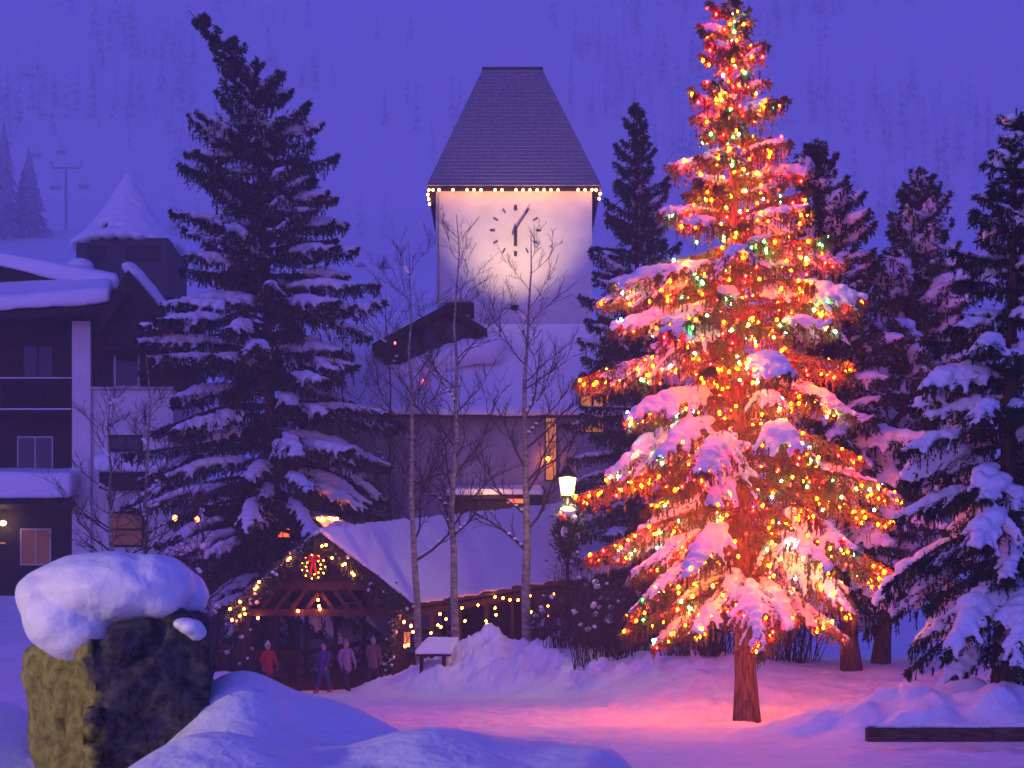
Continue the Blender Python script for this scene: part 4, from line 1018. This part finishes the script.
# ------------------------------------------------------------------ people
def person(label, x, y, rot, coat, trous, hat, seed, stride=.25, hatkind='beanie', scale=1., boots=None):
    rs = random.Random(seed); z = gz(x, y) + (.0 if y < 60 else .1); root = empty('person', (x, y, z), label, 'person', None); root.rotation_euler = (0, 0, rot)
    s = stride; V3 = Vector
    hipL, hipR = V3((-.10, 0, .92)), V3((.10, 0, .92)); kL, kR = V3((-.11, -s * .55, .50)), V3((.11, s * .25, .49)); fL, fR = V3((-.11, -s * .9, .09)), V3((.11, s, .12))
    shL, shR = V3((-.19, 0, 1.43)), V3((.19, 0, 1.43)); eL, eR = V3((-.26, .06, 1.16)), V3((.26, -.06, 1.16)); hL, hR = V3((-.25, -.10, .93)), V3((.25, -.22, .95))
    L = [((0, 0, .95), (0, 0, 1.2), .13, .13), ((0, 0, 1.2), (0, 0, 1.42), .13, .11), (shL, shR, .06, .06), ((0, 0, 1.42), (0, -.01, 1.54), .055, .05),
         ((0, -.01, 1.60), (0, -.02, 1.68), .088, .095), ((0, -.09, 1.60), (0, -.115, 1.605), .014, .016), ((-.09, 0, 1.61), (-.095, 0, 1.63), .018, .018), ((.09, 0, 1.61), (.095, 0, 1.63), .018, .018)]
    for h, k, f in ((hipL, kL, fL), (hipR, kR, fR)): L += [(h, k, .085, .058), (k, f, .058, .04), (f, f + V3((0, -.17, -.04)), .042, .036)]
    for a, e_, h in ((shL, eL, hL), (shR, eR, hR)):
        L += [(a, e_, .052, .040), (e_, h, .038, .026), (h, h + V3((0, -.01, -.08)), .030, .030)]
        sg = 1 if a.x < 0 else -1
        for i, ln in enumerate((.065, .075, .07, .055)):
            o_ = h + V3((0, -.035 + .022 * i, -.09)); L.append((o_, o_ + V3((sg * .012, -.005, -ln * .6)), .0105, .0100)); L.append((o_ + V3((sg * .012, -.005, -ln * .6)), o_ + V3((sg * .032, -.005, -ln)), .0100, .0090))
        L.append((h + V3((0, -.03, -.03)), h + V3((sg * .012, -.065, -.075)), .012, .010))
    def part(nm, LL, m_, vox=.012, sm_=2):
        C_, R_ = capsules(LL, .45); me_ = remesh(nm, blobs_mesh(nm, C_, R_, ICO2), vox, sm_); me_.transform(Matrix.Scale(scale, 4)); return link(nm, me_, root, [m_], V3((0, 0, 0)))
    part('body', L, M['skin'], .010)
    part('coat', [((0, 0, .80), (0, 0, 1.1), .20, .175), ((0, 0, 1.1), (0, 0, 1.38), .175, .16), ((-.17, 0, 1.42), (.17, 0, 1.42), .085, .085), ((0, 0, 1.45), (0, -.01, 1.52), .09, .075),
                  (shL, eL, .078, .066), (eL, hL + V3((0, 0, .02)), .066, .052), (shR, eR, .078, .066), (eR, hR + V3((0, 0, .02)), .066, .052)], coat, .018)
    part('trousers', [(hipL, kL, .105, .082), (kL, fL + V3((0, 0, .04)), .08, .066), (hipR, kR, .105, .082), (kR, fR + V3((0, 0, .04)), .08, .066)], trous, .018)
    part('boot', [(fL + V3((0, 0, .10)), fL, .065, .062), (fL, fL + V3((0, -.18, -.035)), .062, .05)], boots or M['iron'], .014)
    part('boot', [(fR + V3((0, 0, .10)), fR, .065, .062), (fR, fR + V3((0, -.18, -.035)), .062, .05)], boots or M['iron'], .014)
    part('hat', [((0, .015, 1.70), (0, .01, 1.75), .112, .085)] + ([((0, .01, 1.83), (0, .01, 1.85), .035, .035)] if hatkind == 'beanie' else []), hat, .012)
    for e_ in (-1, 1):
        me_ = blobs_mesh('eye', [(e_ * .034, -.108, 1.645)], [(.012, .008, .009)], ICO1); link('eye', me_, root, [M['iron']], V3((0, 0, 0)))
    return root
M['skin'] = mat('skin', (.42, .24, .18), .6)
cR = mat('red_coat', (.42, .015, .02), .8); cP = mat('purple_coat', (.10, .045, .16), .85); cM = mat('mauve_coat', (.30, .16, .30), .85); cB = mat('brown_coat', (.17, .085, .10), .85)
tD = mat('dark_trousers', (.03, .03, .05), .9); tB = mat('blue_trousers', (.05, .05, .14), .9); wh = mat('white_hat', (.6, .6, .6), .9); rdh = mat('red_boots', (.5, .03, .03), .6)
person('person in red coat and white hat beside the rail fence at left of bridge', X(268, 57), 57.0, rad(40), cR, tD, wh, 1, .12)
person('person in dark purple coat and red boots walking out of the bridge', X(324, 56), 56.0, rad(-30), cP, tB, tD, 2, .26, boots=rdh)
person('person in mauve coat walking in the middle before the bridge', X(347, 57), 56.7, rad(35), cM, tD, mat('grey_hat', (.2, .18, .22), .9), 3, .3)
person('person in brown coat walking nearest the right bridge post', X(371, 57.6), 58.6, rad(165), cB, tD, cM, 4, .2, scale=.97)

# ------------------------------------------------------------------ air
hz = MB(); hz.box(-430, 430, -34, 790, -8, 352)
o = hz.build('haze', None); o.data.materials.clear()
m = bpy.data.materials.new('evening_haze'); m.use_nodes = True; nt = m.node_tree; nt.nodes.clear()
out = nt.nodes.new('ShaderNodeOutputMaterial'); v = nt.nodes.new('ShaderNodeVolumePrincipled')
v.inputs['Color'].default_value = (.93, .93, .95, 1); v.inputs['Density'].default_value = .0013; v.inputs['Anisotropy'].default_value = 0
nt.links.new(v.outputs[0], out.inputs['Volume']); o.data.materials.append(m)
tag(o, 'blue evening haze filling the valley air', 'haze', None, 'stuff')

# ------------------------------------------------------------------ sky, sun, camera
w = bpy.data.worlds.new('World'); S.world = w; w.use_nodes = True; nt = w.node_tree
bg = nt.nodes['Background']; sky = nt.nodes.new('ShaderNodeTexSky'); sky.sky_type = 'NISHITA'; sky.sun_disc = False
sky.sun_elevation = rad(8); sky.sun_rotation = rad(200); sky.air_density = 1.0; sky.dust_density = .3; sky.ozone_density = 4
mx = nt.nodes.new('ShaderNodeMix'); mx.data_type = 'RGBA'; mx.blend_type = 'MULTIPLY'; mx.inputs[0].default_value = 1
mx.inputs[7].default_value = (.52, .31, 1.7, 1)
nt.links.new(sky.outputs[0], mx.inputs[6]); nt.links.new(mx.outputs[2], bg.inputs[0]); bg.inputs[1].default_value = .092
sun = bpy.data.lights.new('sun', 'SUN'); sun.energy = .12; sun.angle = rad(60); sun.color = (.45, .32, 1)
so = bpy.data.objects.new('sun', sun); COL.objects.link(so); so.rotation_euler = (rad(50), 0, rad(-20))
cam = bpy.data.cameras.new('camera'); co = bpy.data.objects.new('camera', cam); COL.objects.link(co)
co.location = (0, 0, CH); co.rotation_euler = (rad(90), 0, 0)
cam.sensor_width = 36; cam.lens = 36 * F / 1024; cam.shift_y = (YH - 384) / 1024; cam.clip_end = 2000; cam.clip_start = .1
cam.dof.use_dof = True; cam.dof.focus_distance = 50; cam.dof.aperture_fstop = 8.0
S.camera = co
S.view_settings.view_transform = 'Standard'; S.view_settings.look = 'None'; S.view_settings.exposure = 1.0; S.view_settings.gamma = 1
S.render.engine = 'CYCLES'
cy = S.cycles
cy.use_denoising = True; cy.use_adaptive_sampling = True; cy.adaptive_threshold = .02
cy.max_bounces = 6; cy.diffuse_bounces = 3; cy.glossy_bounces = 2; cy.transmission_bounces = 2; cy.volume_bounces = 4
cy.sample_clamp_indirect = 4; cy.use_light_tree = True; cy.caustics_reflective = False; cy.caustics_refractive = False
